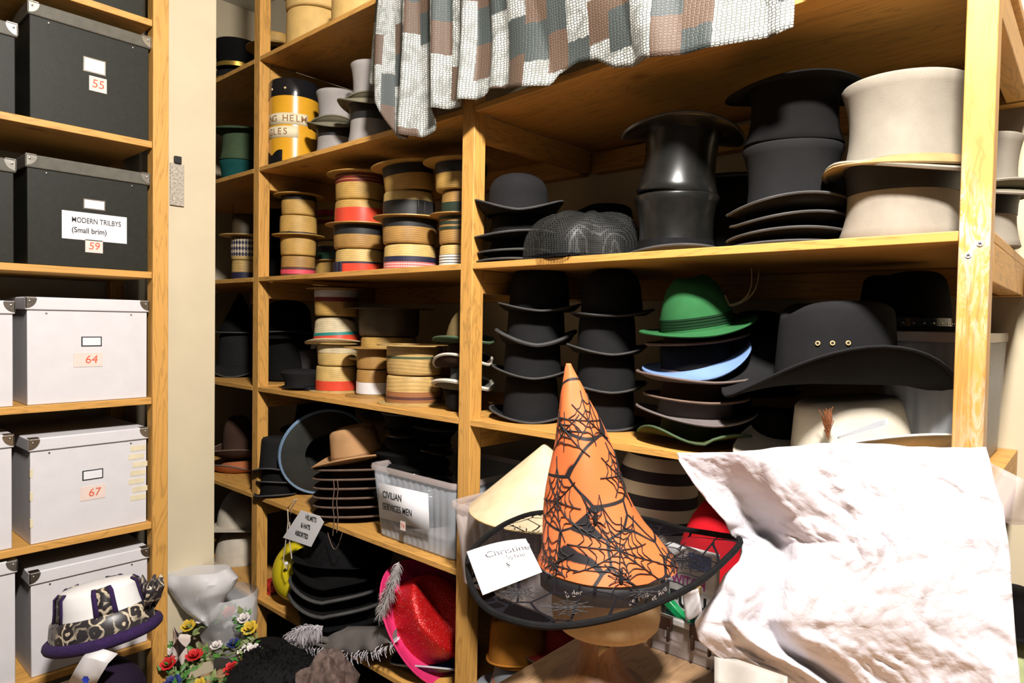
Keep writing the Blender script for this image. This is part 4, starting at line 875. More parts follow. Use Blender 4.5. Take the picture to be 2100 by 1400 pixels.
# flower garlands
def garland(label, c, R, tilt, seed, reds):
    rnd = random.Random(seed); t = thing('flower_garland', label, 'garland', c, tilt, 'silk flower garlands'); m = MB()
    for k_ in range(3):
        ph = k_*2.1; m.tube([((R+.012*math.cos(5*a+ph))*math.cos(a), (R+.012*math.cos(5*a+ph))*math.sin(a), .012*math.sin(5*a+ph)+.02) for a in [2*PI*i/60 for i in range(60)]], .003, 5, True)
    obj('vine_ring', m, leafd, t)
    for mt, cnt in ((leafm, 80), (leafd, 80)):
        lf = MB()
        for i in range(cnt):
            a = rnd.uniform(0, 2*PI); p = Vector((math.cos(a)*(R+rnd.uniform(-.02, .02)), math.sin(a)*(R+rnd.uniform(-.02, .02)), rnd.uniform(.01, .045))); d = Vector((rnd.uniform(-1, 1), rnd.uniform(-1, 1), rnd.uniform(0, .8))).normalized(); s_ = d.cross(Vector((0, 0, 1))).normalized(); L_ = rnd.uniform(.022, .040)
            lf.add([p, p+d*L_*.5+s_*L_*.26, p+d*L_, p+d*L_*.5-s_*L_*.26, p+d*L_*.5+Vector((0, 0, .004))], [(0, 1, 4), (1, 2, 4), (2, 3, 4), (3, 0, 4)])
        o = obj('leaves', lf, mt, t); o['kind'] = 'stuff'
    for i in range(11):
        a = 2*PI*i/11+rnd.uniform(-.2, .2); mt = reds[i % len(reds)]; fl = MB(); c0 = Vector((math.cos(a)*R, math.sin(a)*R, .045)); rr = rnd.uniform(.020, .032)
        for ring_, (n_, up) in enumerate(((6, .25), (5, .9), (3, 2.0))):
            for j in range(n_):
                b = 2*PI*j/n_+ring_*.5; d = Vector((math.cos(b), math.sin(b), up)).normalized(); s_ = Vector((-math.sin(b), math.cos(b), 0)); q_ = rr*(1-.2*ring_)
                fl.add([c0, c0+d*q_*.5+s_*q_*.42, c0+d*q_*.95+s_*q_*.25+Vector((0, 0, .004)), c0+d*q_*.95-s_*q_*.25+Vector((0, 0, .004)), c0+d*q_*.5-s_*q_*.42], [(0, 1, 2, 3, 4)])
        obj('flower', fl, mt, t)
    return t
q = at(440, 1325, 2.18); garland('garland of red, white and yellow silk flowers below the plastic bag', (q.x, q.y, H-1.10), .125, (.45, .35, 0), 5, (petal_r, petal_w, petal_y, petal_w))
q = at(448, 1405, 2.05); garland('garland with white, red and blue silk flowers at the bottom edge', (q.x, q.y, H-1.13), .12, (.25, .2, 0), 9, (petal_w, petal_r, petal_b, petal_w, petal_b))
q = at(335, 1390, 1.95)
m = MB()
for i in range(16): m.tube([(random.uniform(-.05, .05)+.07*t*math.cos(i), random.uniform(-.01, .01)+.05*t*math.sin(i*2), .09*t-.05*t*t+.01*i/16) for t in [j/6 for j in range(7)]], .0022, 4)
tag(obj('gold_tinsel', m, goldm, loc=(q.x, q.y, H-1.155)), 'tangle of gold tinsel at the bottom beside the left shelf post', 'tinsel')
# plastic bag, crumpled, and harlequin cloth
bagpts = [(345, 1172, 470, 1165), (345, 1195, 486, 1185), (352, 1215, 478, 1205), (366, 1235, 462, 1225), (384, 1255, 452, 1245), (404, 1270, 444, 1268), (420, 1282, 432, 1283)]
q = at(410, 1285, 2.22); R = []
for i, (xa_, ya, xb_, yb) in enumerate(bagpts):
    for sub in (0, .5):
        if i == len(bagpts)-1 and sub: continue
        nx = bagpts[min(i+1, len(bagpts)-1)]; xa2, ya2, xb2, yb2 = [p_+(n_-p_)*sub for p_, n_ in zip(bagpts[i], nx)]
        A, B2 = at(xa2, ya2, 2.24)-q, at(xb2, yb2, 2.24)-q; c_ = (A+B2)/2; hx = (B2-A)/2; row = []
        for j_ in range(36):
            a = 2*PI*j_/36; p = c_+hx*math.cos(a)-fwd*hx.length*.55*math.sin(a); w_ = .010*noise.noise(p*16)+.004*math.sin(5*a+i); row.append(p+Vector((w_, -w_, w_)))
        R.append(row)
t = thing('plastic_bag', 'white polythene bag of soft stuff, its corner pointing down beside the left post', 'bag', q); obj('bag_film', MB().rings(R, cap0=True, cap1=True), clear_plastic('white_polythene', (.86, .83, .83), .75), t)
q = at(475, 1275, 2.35); bw_ = MB(); t = thing('plastic_bag', 'clear crumpled polythene bag behind the white one, next to the post', 'bag', (q.x+.02, q.y-.02, q.z-.1))
obj('bag_film', bw_.rings([[((.03+.07*math.sin(v*2.2))*math.cos(a)*(1+.3*noise.noise((math.cos(a)*2, math.sin(a)*2, v*3+7))), (.03+.07*math.sin(v*2.2))*math.sin(a)*(1+.3*noise.noise((math.cos(a)*2, math.sin(a)*2, v*3+9))), .22*v) for a in [2*PI*j/24 for j in range(24)]] for v in [i/10 for i in range(11)]], cap0=True), bagm, t)
q = at(352, 1318, 2.12); g = [[(.0+.055*u, .01*math.sin(6*u+2*v), .13*v-.03*u) for v in [j/8 for j in range(9)]] for u in [i/10 for i in range(11)]]
hq = NT('harlequin_cloth'); _s = hq.add('ShaderNodeSeparateXYZ', i_0=hq.co()); _p = hq.math('FLOOR', hq.math('ADD', hq.math('MULTIPLY', _s.outputs[0], 22.0), hq.math('MULTIPLY', _s.outputs[2], 15.0))); _q = hq.math('FLOOR', hq.math('SUBTRACT', hq.math('MULTIPLY', _s.outputs[0], 22.0), hq.math('MULTIPLY', _s.outputs[2], 15.0)))
hq.base(hq.mix(hq.math('MODULO', hq.math('ABSOLUTE', hq.math('ADD', _p, _q)), 2.0), (.02, .015, .015), (.75, .62, .55)))
o = obj('harlequin_cloth', MB().sheet(g), hq.m, loc=(q.x, q.y, q.z-.08), solid=.002); o.rotation_euler = (0, 0, .75); tag(o, 'black and cream diamond cloth beside the left post under the plastic bag', 'cloth')
# purple-trimmed patterned cap over a dark velvet hat
c0 = at(214, 1300, 1.72); k = pxm(c0)
t = thing('patterned_cap', 'black and silver brocade cap with purple plush rim and white panels', 'hat', c0); aim(t, Vector((0, 0, 1))*.95+Vector((-.10, .0, 0))-RIGHT*.12, RIGHT)
Rb = 100*k
obj('rim_roll', MB().tube([(Rb*math.cos(a), Rb*.85*math.sin(a), .004) for a in [2*PI*i/48 for i in range(48)]], .015, 10, True), purple, t)
obj('side_band', MB().lathe([(Rb*.99, .005), (Rb*.98, .03), (Rb*.93, .058), (Rb*.86, .066)], 48, 1, .85), brocade, t)
up = [(Rb*.84, .062), (Rb*.80, .085), (Rb*.76, .118), (Rb*.66, .128), (Rb*.3, .132), (.001, .133)]
obj('crown', MB().lathe(up, 48, 1, .85, cap1=True), skinwhite, t)
for i in range(10):
    a = .30+2*PI*i/10
    for off, wd, mt, e, nm in ((0, .19, brocade, .0015, 'brocade_stripe'), (-.20, .055, purple, .004, 'purple_stripe'), (.20, .055, purple, .004, 'purple_stripe')):
        if i % 2: continue
        g = [[((r+e)*math.cos(a+off+s), (r+e)*.85*math.sin(a+off+s), z+e*.5) for r, z in up[:4]] for s in (-wd, 0, wd)]
        obj(nm, MB().sheet(g), mt, t, solid=.002)
obj('rear_frill', MB().rings([[(Rb*(.98+.22*v)*math.cos(a)*(1+.06*math.sin(14*s)), Rb*(.85+.2*v)*math.sin(a), .045+.05*v+.012*math.sin(17*s+2*v)) for a, s in [(-.2+1.6*i/24, i/24*2) for i in range(25)]] for v in (0, .5, 1)], closed=False), brocade, t, solid=.002)
c1 = at(215, 1395, 1.70); t = hat('dark velvet hat with white ribbon below the patterned cap', (c1.x, c1.y, H-.99+.001), 'dome', .115, .20, .22, felt('dark_plum_velvet', (.016, .009, .022)), rz=.3, name='velvet_hat')
pts = [(216, 1332, 1.62), (196, 1352, 1.60), (180, 1378, 1.60), (162, 1412, 1.61)]
g = []
for x, y, d in pts: g.append([at(x-26, y-6, d), at(x+2, y, d-.006), at(x+26, y+8, d)])
t2 = thing('ribbon', 'white satin ribbon with small blue flower hanging below the patterned cap', 'ribbon', g[0][1])
obj('strip', MB().sheet([[p-g[0][1] for p in r] for r in g]), bandwhite, t2, solid=.0008)
q = at(177, 1392, 1.585)-g[0][1]; m = MB()
for j in range(6):
    b = 2*PI*j/6; d = (RIGHT*math.cos(b)+UP*math.sin(b)-fwd*.3)*.010; s_ = (RIGHT*-math.sin(b)+UP*math.cos(b))*.004; m.add([q, q+d*.6+s_, q+d, q+d*.6-s_], [(0, 1, 2, 3)])
obj('blue_flower', m, plain('royal_blue', (.02, .05, .42), .4), t2)

# ---------------------------------------------------------------- right bay, lower shelves
tb2 = tub('milky plastic tub overhanging the shelf, a conical straw hat on it', (-1.292, 1.215, S1+.0006), (-.86, 1.62, H-.478), clear2)
for i, (x, y, z, r, mt, lb) in enumerate(((-1.14, 1.36, .0, .085, plain('mauve_cloth', (.30, .13, .26), .8, .5, 60), 'bundle of mauve cloth inside the milky tub'), (-1.02, 1.42, .0, .10, plain('brown_red_cloth', (.20, .06, .04), .8, .6, 60), 'bundle of brown-red cloth inside the milky tub'))):
    blob(lb, 'cloth_bundle', 'cloth', (x, y, S1+.006), r, r, .11, mt, seed=i+11, lump=.4)
m = MB(); m.box((-.05, -.0006, -.06), (.05, .0006, .06)); tag(obj('paper_sheet', m, paper, loc=(-1.115, 1.232, H-.60)), 'white paper sheet inside the front of the milky tub', 'paper')
P = onY(1112, 1024, 1.32); k = pxm(P)
t = hat('pale woven conical straw hat resting on the milky tub', (P.x+.01, P.y, H-.476), 'cone', 132*k, 306*k, 308*k, plain('pale_palm_leaf', (.74, .58, .36), .6, .12, 24, bump=.0006), asp=1.0, rz=0, name='conical_hat', bind=stl, tilt=(.02, 0))
m = MB()
for i in range(28):
    a = 2*PI*i/28; m.tube([((1-u)*153*k*math.cos(a), (1-u)*153*k*math.sin(a), .0035+132*k*u) for u in (0, .3, .6, .96)], .0008, 4)
for u in (.18, .36, .54, .72): m.tube([((1-u)*153*k*math.cos(a), (1-u)*153*k*math.sin(a), .0035+132*k*u) for a in [2*PI*j/40 for j in range(40)]], .0007, 4, True)
obj('ribs', m, stb, t)
q = onY(985, 985, 1.50); blob('teal cloth bundle behind the conical straw hat', 'cloth_bundle', 'cloth', (-1.215, 1.50, S1+.14), .06, .05, .10, tealcloth, seed=21, lump=.5)
stack(1338, 1150, 1.52, S1, [B('black hat under the striped hat on the lower shelf', 58, 150, 200, black, 0, style='fedora'), B('second black hat under the striped hat', 54, 150, 200, black, 1, style='fedora'),
    B('tall black and cream striped hat behind the witch hat', 200, 160, 166, strip_hat, 0, style='bowler', rz=.7, tilt=(0, .06))])
stack(1462, 1180, 1.44, S1, [B('dark red hat beneath the red felt hat beside the white paper', 90, 130, 150, plain('maroon_felt', (.14, .01, .012), .9), 0, style='fedora'), B('bright red felt hat between the striped hat and the white paper', 190, 150, 170, redf, 0, style='peak', rz=.7, tilt=(.05, .06), dent=20)])
stack(1068, 1340, 1.42, S0, [B('black hat under the grey-blue jewelled hat', 46, 110, 150, black, 0, style='fedora'), B('grey-blue felt hat with jewelled band under the orange-brown one', 70, 120, 172, bluegrey, 0, [(.05, .40, MATS['bright_steel'])], style='fedora', curl=-8, bind=bluegrey, tilt=(.06, .10)),
    B('orange-brown suede hat below the witch hat brim', 90, 124, 132, orangebrown, 0, style='fedora', dent=16, nose=.2, curl=10, bind=orangebrown, tilt=(0, -.05))])
stack(1165, 1330, 1.50, S0, [B('dark hat under the red brimmed hat below the witch hat', 150, 110, 130, chestnut, 0, style='topper'), B('red felt hat with pale edge below the witch hat, beside the table edge', 44, 110, 190, plain('deep_red_felt', (.36, .02, .02), .85), 0, style='fedora', dip=6, bind=edge_b)])
stack(1235, 1280, 1.62, S1, [B('dark hat in shadow behind the witch hat', 120, 140, 190, black, 0, style='fedora')])
# right end behind the white paper
q = onY(2070, 1160, 1.62); stack(2082, 1160, 1.55, S1, [B('pale green cloth hat standing behind the white paper at the right edge', 150, 120, 170, palegreen, 0, style='dome', name='cloth_hat'), B('black round hat on the pale green hat at the right edge', 90, 90, 130, black, 0, style='bowler')])
g = []
for i in range(13):
    u = i/12; row = []
    for j in range(9):
        v = j/8; p = onY(2030+105*u, 948+52*u+v*(95+12*math.sin(5*u)), 1.36+.05*u+.015*math.sin(7*u+3*v)); row.append(p)
    g.append(row)
tag(obj('polythene_sheet', MB().sheet(g), clear2, solid=.0005), 'crumpled milky polythene sheet hanging at the right edge beyond the post', 'plastic sheet')
blob('dark cloth bundle inside the clear tub behind the western hat', 'cloth_bundle', 'cloth', ((x0:=onY(1925, 800, 1.62).x), 1.66, S2+.004), .06, .08, .12, blackcloth, seed=31, lump=.3)

# ---------------------------------------------------------------- table, hat block, witch hat
TZ = H-.61
tb = thing('table', 'oak-topped table in front of the shelves holding the witch hat stand', 'table', (0, .75, 0))
obj('tabletop', MB().box((-.752, -.60, TZ-.032), (.75, .50, TZ)), tableW, tb, bevel=.003)
for x in (-.70, .70):
    for y in (-.55, .45): obj('leg', MB().box((x-.025, y-.025, 0), (x+.025, y+.025, TZ-.0325)), tableW, tb, bevel=.003)
c = at(1224, 1405, 1.10); SX, SY = c.x, c.y
ks = 1.10/FPX
t = thing('hat_stand', 'turned wooden stand with burlap-covered hat block under the witch hat', 'hat stand', (SX, SY, TZ))
hb = .105
obj('base', MB().lathe([(0, 0), (.088, 0), (.090, .008), (.082, .018), (.066, .024), (.055, .036), (.046, .048)], 40), blockw, t)
obj('stem', MB().lathe([(.046, .048), (.036, .062), (.030, .080), (.0285, .110), (.029, .142), (0, .142)], 32), blockw, t)
c = at(1240, 1310, 1.10); bx, by = c.x-SX, c.y-SY
obj('block', MB().lathe([(0, .112), (.060, .113), (.077, .117), (.085, .126), (.0875, .140), (.088, .18), (.084, .22), (.070, .25), (.04, .266), (.001, .27)], 48, 1.03, .97, bx, by), burlap, t)
obj('loose_flap', MB().sheet([[(.035+.02*u, -.05, .1155-.022*v*(1-u)) for v in (0, .5, 1)] for u in (0, .5, 1)]), burlap, t, solid=.002)
# witch hat
wc = at(1242, 1148, 1.10); BZ = wc.z
wt = thing('witch_hat', 'orange witch hat with black spiderweb lace and sheer black brim on a stand', 'witch hat', wc)
prof = [(1198, 1240, 284, 0), (1148, 1242, 282, 0), (1125, 1240, 262, 0), (1100, 1230, 238, 0), (1070, 1219, 210, 0), (1040, 1212, 187, 0), (1000, 1205, 163, 0), (960, 1200, 142, 0), (920, 1195, 122, 0), (880, 1189, 100, 0), (845, 1183, 78, 0), (815, 1177, 58, 0), (790, 1174, 42, 0), (770, 1170, 27, 0), (755, 1167, 17, 0), (745, 1166, 10, 0)]
R = []; RP = []
for (y, x, w, _) in prof[1:]:
    cc = at(x, y, 1.10)-wc; r = w/2*ks; RP.append((cc, r))
# smooth resample
def rp(u):
    f = u*(len(RP)-1); i = min(int(f), len(RP)-2); f -= i; a, b = RP[i], RP[i+1]; return a[0].lerp(b[0], f), a[1]+(b[1]-a[1])*f
def cone_pt(u, a, e=0):
    cc, r = rp(u); wr = .0022*math.sin(3*a+9*u)+.0016*math.sin(5*a-14*u); q_ = r+e+wr*min(1, r/.05); return Vector((cc.x+q_*math.cos(a), cc.y+q_*math.sin(a), cc.z))
NU = 44; m = MB().rings([[cone_pt(i/NU, 2*PI*j/64) for j in range(64)] for i in range(NU+1)], cap1=True)
cone = obj('cone', m, orc, wt, angle=80)
# raised black web lace: spokes and scalloped rings round several centres
m = MB(); vis = math.atan2(-wc.y, -wc.x)
def web(u0, da, size, ns, nr, rnd):
    a0 = vis+da; sp = []
    for s in range(ns):
        an = 2*PI*s/ns+rnd.uniform(-.12, .12); ln = size*rnd.uniform(.75, 1.35); pts = []
        for i in range(9):
            d = ln*i/8; uu = u0+d*math.sin(an)/.34; 
            if uu > .97 or uu < .005: break
            rr = max(.012, rp(u0)[1]); pts.append(cone_pt(uu, a0+d*math.cos(an)/rr, .0012))
        if len(pts) > 2: m.tube(pts, .00095, 4)
        sp.append((an, ln))
    for q_ in range(1, nr+1):
        for s in range(ns):
            (a1, l1), (a2, l2) = sp[s], sp[(s+1) % ns]; pts = []
            if s == ns-1: a2 += 2*PI
            for i in range(6):
                f = i/5; an = a1+(a2-a1)*f; d = (l1+(l2-l1)*f)*q_/(nr+1)*(1-.22*math.sin(PI*f)); uu = u0+d*math.sin(an)/.34
                if uu > .97 or uu < .005: continue
                rr = max(.012, rp(u0)[1]); pts.append(cone_pt(uu, a0+d*math.cos(an)/rr, .0012))
            if len(pts) > 2: m.tube(pts, .0008, 4)
rw = random.Random(3)
for u0, da, sz, ns, nr in ((.33, -.80, .042, 10, 3), (.17, .38, .066, 12, 4), (.06, -.80, .046, 10, 3), (.62, .55, .040, 8, 2), (.04, 1.25, .04, 9, 2), (.42, 1.15, .035, 8, 3), (.58, -.55, .032, 8, 2)): web(u0, da, sz, ns, nr, rw)
def spider(u0, da):
    a0 = vis+da; c_ = cone_pt(u0, a0, .002); m.lathe([(0, -.006), (.0035, -.002), (.0038, .003), (.002, .007), (.003, .010), (0, .013)], 8, fn=lambda x, y, z: tuple(c_+Vector((x, y, z*1.5))))
    for s in (-1, 1):
        for l in range(4): m.tube([c_+Vector((0, 0, .004*l-.004)), cone_pt(u0+.02*(l-1.2), a0+s*.09, .003), cone_pt(u0+.05*(l-1.5), a0+s*.17, .0015)], .0007, 4)
spider(.285, .12); spider(.035, .22)
obj('web_lace', m, plain('black_lace', (.008, .007, .009), .7), cone)
# sheer brim
out = [(960, 1150, -.400), (968, 1205, -.405), (1000, 1248, -.410), (1060, 1274, -.412), (1140, 1284, -.412), (1250, 1268, -.410), (1350, 1235, -.405), (1430, 1195, -.395), (1485, 1150, -.380), (1518, 1108, -.362), (1470, 1096, -.368), (1400, 1084, -.384), (1335, 1066, -.395), (1250, 1054, -.402), (1115, 1050, -.402), (1050, 1067, -.402), (1000, 1098, -.400), (972, 1125, -.400)]
OP = sorted([onZ(*p)-wc for p in out], key=lambda v: math.atan2(v.y, v.x)); N = 96; ob = []
def cat_rom(P, n):
    res = []; L_ = len(P)
    for i in range(n):
        f = i/n*L_; j = int(f); f -= j; p0, p1, p2, p3 = P[(j-1) % L_], P[j % L_], P[(j+1) % L_], P[(j+2) % L_]
        res.append(.5*((2*p1)+(p2-p0)*f+(2*p0-5*p1+4*p2-p3)*f*f+(3*p1-p0-3*p2+p3)*f**3))
    return res
ob = cat_rom(OP, N); R = []
for i in range(10):
    s = i/9; row = []
    for p in ob:
        a = math.atan2(p.y, p.x); inn = cone_pt(.0, a, -.001)+Vector((0, 0, -.002)); row.append(inn.lerp(p, s)+Vector((0, 0, .004*math.sin(6*a+2*s)*s*(1-s)*4)))
    R.append(row)
brim = obj('brim', MB().rings(R), org, wt, angle=80)
obj('wired_edge', MB().tube(ob, .0052, 8, True), blackcloth, brim)
for (x, y, r, n) in ((1165, 1245, 52, 12), (1310, 1190+22, 45, 11), (1020, 1130, 45, 10), (1400, 1150, 50, 12), (1060, 1215, 40, 10)):
    sp = []; m = MB()
    for s in range(n):
        an = 2*PI*s/n+rw.uniform(-.1, .1); sp.append((an, r*rw.uniform(.8, 1.2)))
    def bp(px_, py_):
        d = ray(px_, py_); best = onZ(px_, py_, BZ-H+.0)-wc; f = min(1, max(0, (Vector((best.x, best.y, 0)).length-.11)/.13)); return onZ(px_, py_, BZ-H-.004-.010*f)-wc
    def ok(px_, py_): v = bp(px_, py_); e = min(ob, key=lambda o: abs(math.atan2(o.y, o.x)-math.atan2(v.y, v.x))); return .115 < Vector((v.x, v.y)).length < Vector((e.x, e.y)).length*.98
    for an, ln in sp:
        P_ = [(x+ln*i/6*math.cos(an), y+ln*.42*i/6*math.sin(an)) for i in range(7)]; P_ = [bp(*p) for p in P_ if ok(*p)]
        if len(P_) > 2: m.tube(P_, .0008, 4)
    for q_ in (1, 2, 3):
        for s in range(n):
            (a1, l1), (a2, l2) = sp[s], sp[(s+1) % n]; a2 += 2*PI if s == n-1 else 0
            P_ = [(x+(l1+(l2-l1)*f)*q_/4*(1-.2*math.sin(PI*f))*math.cos(a1+(a2-a1)*f), y+.42*(l1+(l2-l1)*f)*q_/4*(1-.2*math.sin(PI*f))*math.sin(a1+(a2-a1)*f)) for f in (0, .25, .5, .75, 1)]; P_ = [bp(*p) for p in P_ if ok(*p)]
            if len(P_) > 2: m.tube(P_, .0007, 4)
    obj('brim_web', m, MATS['black_lace'], brim)
g = [[Vector((rp(0)[1]*f*math.cos(a), rp(0)[1]*f*math.sin(a), -.004+dz)) for f, dz in ((1.0, .0), (.985, -.028))] for a in [vis-1.15+2.2*i/24 for i in range(25)]]
tpe = obj('inner_ribbon', MB().sheet(g), bandblack, wt, solid=.001)
for s_, da in (('b der', -.42), ('se Fre', .45), ('st Aus', .80)):
    a = vis+da; rr = rp(0)[1]*1.004; text(s_, .014, tpe, bandwhite, M=Matrix.Translation((rr*math.cos(a), rr*math.sin(a), -.018)) @ Matrix.Rotation(a, 4, 'Z') @ frame((0, 0, 0), (0, 1, .35), (0, -.35, 1)))
# note card on the brim
cq = [onZ(957, 1131, -.372), onZ(1078, 1104, -.366), onZ(1112, 1170, -.386), onZ(990, 1217, -.394)]; cc = sum(cq, Vector())/4
t = thing('note_card', 'white handwritten note card lying on the witch hat brim', 'card', cc)
g = [[(cq[0].lerp(cq[3], v)).lerp(cq[1].lerp(cq[2], v), u)-cc+Vector((0, 0, .004*math.sin(PI*u)*(1-v)-.002*v)) for v in [j/6 for j in range(7)]] for u in [i/8 for i in range(9)]]
ca = obj('card', MB().sheet(g), paper, t, solid=.0006); nz = (cq[1]-cq[0]).cross(cq[0]-cq[3]).normalized()
text('Christine', .022, ca, faint, shear=.3, M=frame(nz*.006+(cq[0].lerp(cq[1], .60)).lerp(cq[3].lerp(cq[2], .58), .26)-cc, cq[1]-cq[0], cq[0]-cq[3])); text('Sylvie', .016, ca, faint, shear=.3, M=frame(nz*.006+(cq[0].lerp(cq[1], .70)).lerp(cq[3].lerp(cq[2], .68), .44)-cc, cq[1]-cq[0], cq[0]-cq[3]))
p0 = (cq[0].lerp(cq[1], .50)).lerp(cq[3].lerp(cq[2], .50), .58)-cc; obj('pen_mark', MB().tube([p0+nz*.004, p0+nz*.004+(cq[2]-cq[1])*.09+(cq[1]-cq[0])*.035], .0009, 5), ink, ca)

# ---------------------------------------------------------------- latch box of trimmings on the table
LY = 1.115; xa = onY(1335, 1290, LY).x
t = thing('latch_box', 'low clear plastic box with brown latches behind the hat stand', 'box', (xa+.15, LY, TZ))
w2, d2, h2 = .15, .14, .072
m = MB()
for lo, hi in (((-w2, 0, 0), (w2, .0025, h2)), ((-w2, d2, 0), (w2, d2+.0025, h2)), ((-w2, 0, 0), (-w2+.0025, d2, h2)), ((w2-.0025, 0, 0), (w2, d2, h2)), ((-w2, 0, 0), (w2, d2, .0025))): m.box(lo, hi)
obj('tray', m, clear2, t)
obj('rim', MB().box((-w2-.006, -.007, h2-.012), (w2+.006, .0, h2)).box((-w2-.006, -.007, h2-.012), (-w2, d2, h2)), whitepl, t, bevel=.002)
for i, (a_, b_) in enumerate(((.004, .050), (.085, .13))):
    obj('latch', MB().box((-w2+a_, -.016, h2-.022), (-w2+b_, -.007, h2+.004)).box((-w2+a_+.004, -.018, h2-.042), (-w2+a_+.009, -.009, h2-.014)).box((-w2+b_-.009, -.018, h2-.042), (-w2+b_-.004, -.009, h2-.014)), brownpl, t, bevel=.002)
bz = Vector((xa+.15, LY, TZ))
o = thing('paper_bag', 'white paper bag with pink and black lettering behind the witch hat brim', 'bag', (xa+.052, LY+.05, TZ+.004))
b1 = obj('bag_body', MB().box((-.05, -.006, 0), (.055, .012, .185)), paper, o, bevel=.004)
for s_, z_, sz, mt, sx in (('WITCH', .122, .026, plain('magenta_print', (.55, .05, .35), .6), .8), ('FUN', .084, .042, ink, .95)): text(s_, sz, b1, mt, bold=.03, sx=sx, M=face_y(.0, -.0065, z_))
obj('printed_patch', MB().box((-.045, -.0068, .02), (.035, -.0062, .058)), plain('aqua_print', (.05, .45, .48), .6, .5, 200), b1); obj('printed_patch', MB().box((.0, -.0068, .150), (.045, -.0062, .180)), plain('blue_print', (.15, .25, .65), .6, .5, 200), b1)
q = onY(1384, 1248, LY+.03); m = MB(); m.box((-.030, -.008, -.008), (.030, .008, .008)).box((-.035, -.006, -.004), (-.018, .006, .014)).box((.018, -.006, -.014), (.036, .006, .004)); m.xform(Matrix.Rotation(.6, 4, 'Y'))
tag(obj('green_clip', m, greenpl, loc=(q.x, q.y, q.z), bevel=.003), 'green plastic clip in the low box under the white bag', 'clip')
g = [[onY(1398+34*u+8*v, 1205+(62-8*u)*v+6*math.sin(3*u+v), LY-.012+.012*math.sin(4*v+u)) for v in [j/8 for j in range(9)]] for u in [i/5 for i in range(6)]]
tag(obj('satin_ribbon', MB().sheet(g), bandwhite, solid=.0008), 'white satin ribbon curling over the edge of the low box', 'ribbon')
blob('black cloth bundle in the low box beside the white paper', 'cloth_bundle', 'cloth', (xa+.20, LY+.045, TZ+.004), .062, .045, .10, blackcloth, seed=41, lump=.4)
q = onY(1424, 1208, LY+.012); tag(obj('wooden_peg', MB().box((-.012, -.006, -.009), (.012, .006, .009)), tanbrim, loc=q, bevel=.003), 'small tan peg beside the white ribbon in the low box', 'peg')

# ---------------------------------------------------------------- white tissue over a carton on the table
tag(obj('cardboard_carton', MB().box((-.40, 1.15, TZ+.001), (-.23, 1.27, H-.32)), cb, bevel=.003), 'brown carton on the table hidden under the white tissue paper', 'carton')
LB = [(1388, 928), (1393, 946), (1420, 988), (1452, 1030), (1486, 1068), (1500, 1098), (1522, 1112), (1516, 1150), (1485, 1178), (1462, 1225), (1424, 1274), (1432, 1312), (1470, 1345), (1520, 1372), (1590, 1420), (1640, 1450)]
RB = [(2022, 914), (2032, 950), (2040, 990), (2048, 1015), (2058, 1040), (2062, 1075), (2068, 1110), (2072, 1150), (2074, 1190), (2077, 1230), (2080, 1270), (2083, 1310), (2086, 1340), (2090, 1372), (2094, 1420), (2098, 1450)]
def crv(Pl, v): f = v*(len(Pl)-1); i = min(int(f), len(Pl)-2); f -= i; return (Pl[i][0]+(Pl[i+1][0]-Pl[i][0])*f, Pl[i][1]+(Pl[i+1][1]-Pl[i][1])*f)
NU, NV = 150, 110; g = []
for i in range(NU+1):
    u = i/NU; row = []
    for j in range(NV+1):
        v = j/NV; a = crv(LB, v); b = crv(RB, v); x = a[0]+(b[0]-a[0])*u; y = a[1]+(b[1]-a[1])*u
        if v == 0 or v < .06: y += (1-v/.06)*(5*math.sin(9*u)-8*math.sin(PI*u)+2.5*noise.noise((u*14, 3, 1)))
        d = (1.13+(.98-1.13)*u)*(1-v)+(1.05+(.88-1.05)*u)*v
        # left wing folds back, then the sheet bulges forward over the load
        w_ = math.exp(-((u-.14)/.10)**2)*math.exp(-((v-.27)/.16)**2); d += .055*w_
        d += .030*math.exp(-((u-.02)/.06)**2)*math.exp(-((v-.42)/.10)**2)
        d -= .035*math.exp(-((u-.55)/.30)**2)*math.exp(-((v-.40)/.32)**2)
        d += .028*math.exp(-(((u-.20)-.30*(v-.6))/.045)**2)*(1 if v > .35 else max(0, (v-.2)/.15))     # valley running down the left
        d -= .020*math.exp(-((u-.10-.5*(v-.62))/.035)**2)*math.exp(-((v-.72)/.18)**2)
        p = Vector((u*3.2, v*2.6, .3)); rd = 0
        for q_, (f_, am) in enumerate(((2.0, .016), (4.2, .007), (9.0, .003), (22, .0013))):
            n_ = noise.noise(p*f_+Vector((noise.noise(p*2)*.8, 0, q_*7))); rd += am*(1-abs(n_)*2)
        d += rd*(.55+.45*noise.noise(p*1.3))*(1.1-.6*u)
        d = max(.80, d)
        row.append(at(x, y, d))
    g.append(row)
tis = obj('tissue_paper', MB().sheet(g), tissue, angle=180, solid=.0006)
tag(tis, 'large crumpled sheet of white tissue paper draped at lower right', 'tissue paper')
g = [[at(1465+150*u, 1335+52*u+v*(70), 1.085-.08*u+.004*math.sin(9*u)-.03*v) for v in [j/5 for j in range(6)]] for u in [i/14 for i in range(15)]]
tag(obj('tissue_paper', MB().sheet(g), plain('grey_white_tissue', (.40, .37, .33), .6, .06), solid=.0006), 'smaller greyish tissue layer peeping out under the white sheet at the table', 'tissue paper')
g = [[at(1838+62*u, 905-10*math.sin(PI*u)+v*22, 1.075+.004*math.sin(8*u)) for v in (0, .5, 1)] for u in [i/8 for i in range(9)]]

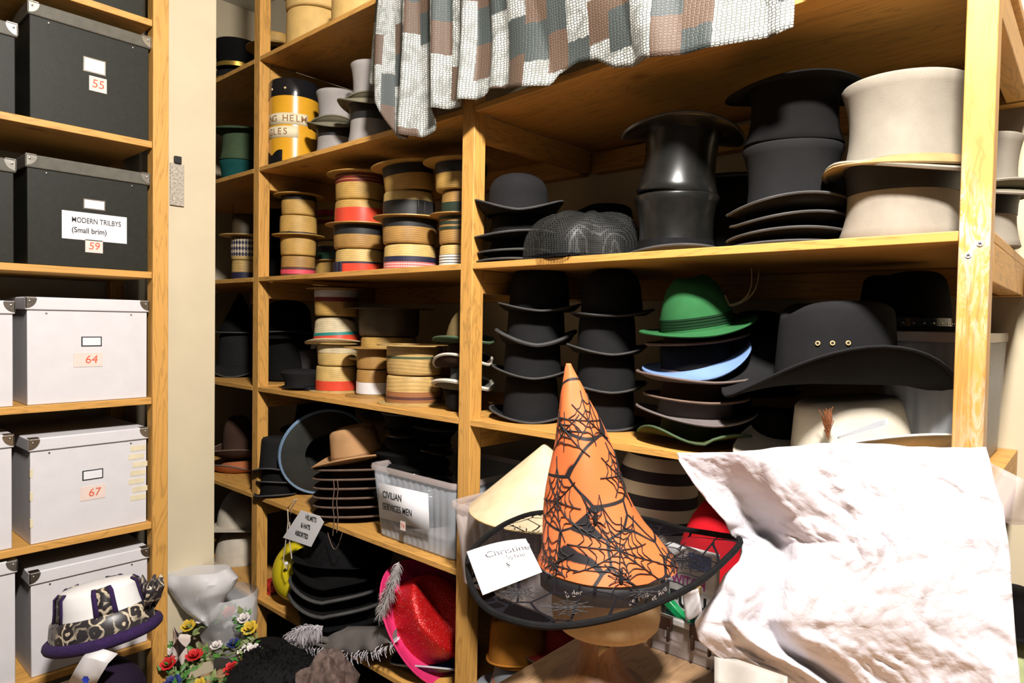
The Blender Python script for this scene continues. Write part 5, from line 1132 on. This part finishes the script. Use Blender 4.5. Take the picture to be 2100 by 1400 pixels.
# ---------------------------------------------------------------- checked cloth over the front of the upper shelves
HEM = [(764, 172), (792, 212), (808, 225), (822, 286), (868, 287), (900, 270), (908, 232), (950, 222), (1000, 202), (1012, 190), (1035, 184), (1060, 186), (1100, 184), (1132, 178), (1148, 154), (1185, 129), (1225, 124), (1262, 142), (1300, 141), (1385, 126), (1450, 109), (1500, 98), (1560, 86), (1600, 79), (1632, 64)]
def hem(x):
    for (xa_, ya), (xb, yb) in zip(HEM, HEM[1:]):
        if xa_ <= x <= xb: return ya+(yb-ya)*(x-xa_)/(xb-xa_)
    return HEM[-1][1]
NU, NV = 260, 36; g = []; uvu = 0; prev = None; us = []
for i in range(NU+1):
    x = 764+(1634-764)*i/NU; lf = max(0, min(1, (1060-x)/160)); row = []
    base = onY(x, hem(x), 1.262); top = H+1.03
    for j in range(NV+1):
        v = j/NV; z = base.z+(top-base.z)*v
        fold = lf*.055*math.sin(x*.115+.5*v)*(.45+.55*(1-v))+(1-lf)*.016*math.sin(x*.021+2.2*v+1)*(1-.5*v)+.010*(1-v)*math.sin(x*.05+3*v)
        droop = (1-lf)*.010*math.sin(PI*2.2*v+x*.012)
        X = base.x+(.022*lf)*v*math.sin(x*.02)+ (.03*v if x < 800 else 0)
        row.append((X, min(1.295, 1.248-abs(fold)*.5+fold*.55+droop), z))
    p = Vector(row[4]); uvu += (p-prev).length if prev is not None else 0; prev = p; us.append(uvu); g.append(row)
ts = [[(r[-1][0], 1.285+.005*q_, H+1.032) for q_ in range(1, 3)] for r in g]
g = [r+t_ for r, t_ in zip(g, ts)]
cu = obj('checked_cloth', MB().sheet(g), curtainm, angle=180)
uv = cu.data.uv_layers.new(name='UVMap'); nv = len(g[0])
for lp in cu.data.loops:
    i, j = divmod(lp.vertex_index, nv); co_ = g[i][j]; uv.data[lp.index].uv = (us[i], (co_[2]-H) if j <= NV else 1.03+(j-NV)*.05)
md = cu.modifiers.new('thickness', 'SOLIDIFY'); md.thickness = .0015
tag(cu, 'brown, slate and white checked cloth draped over the upper shelf fronts', 'cloth')
P = onY(1760, -10, 1.335); k = pxm(P); zs4 = S4+.046*(P.x-PM[1])/(PR[1]-PM[1])
hat('dark sequined hat just over the shelf edge at the top right', (P.x, P.y, zs4+.012), 'fedora', 70*k, 130*k, 215*k, glitter('dark_sequins', (.012, .016, .014), (.25, .4, .3)), dip=6*k, curl=4*k, rz=.7)
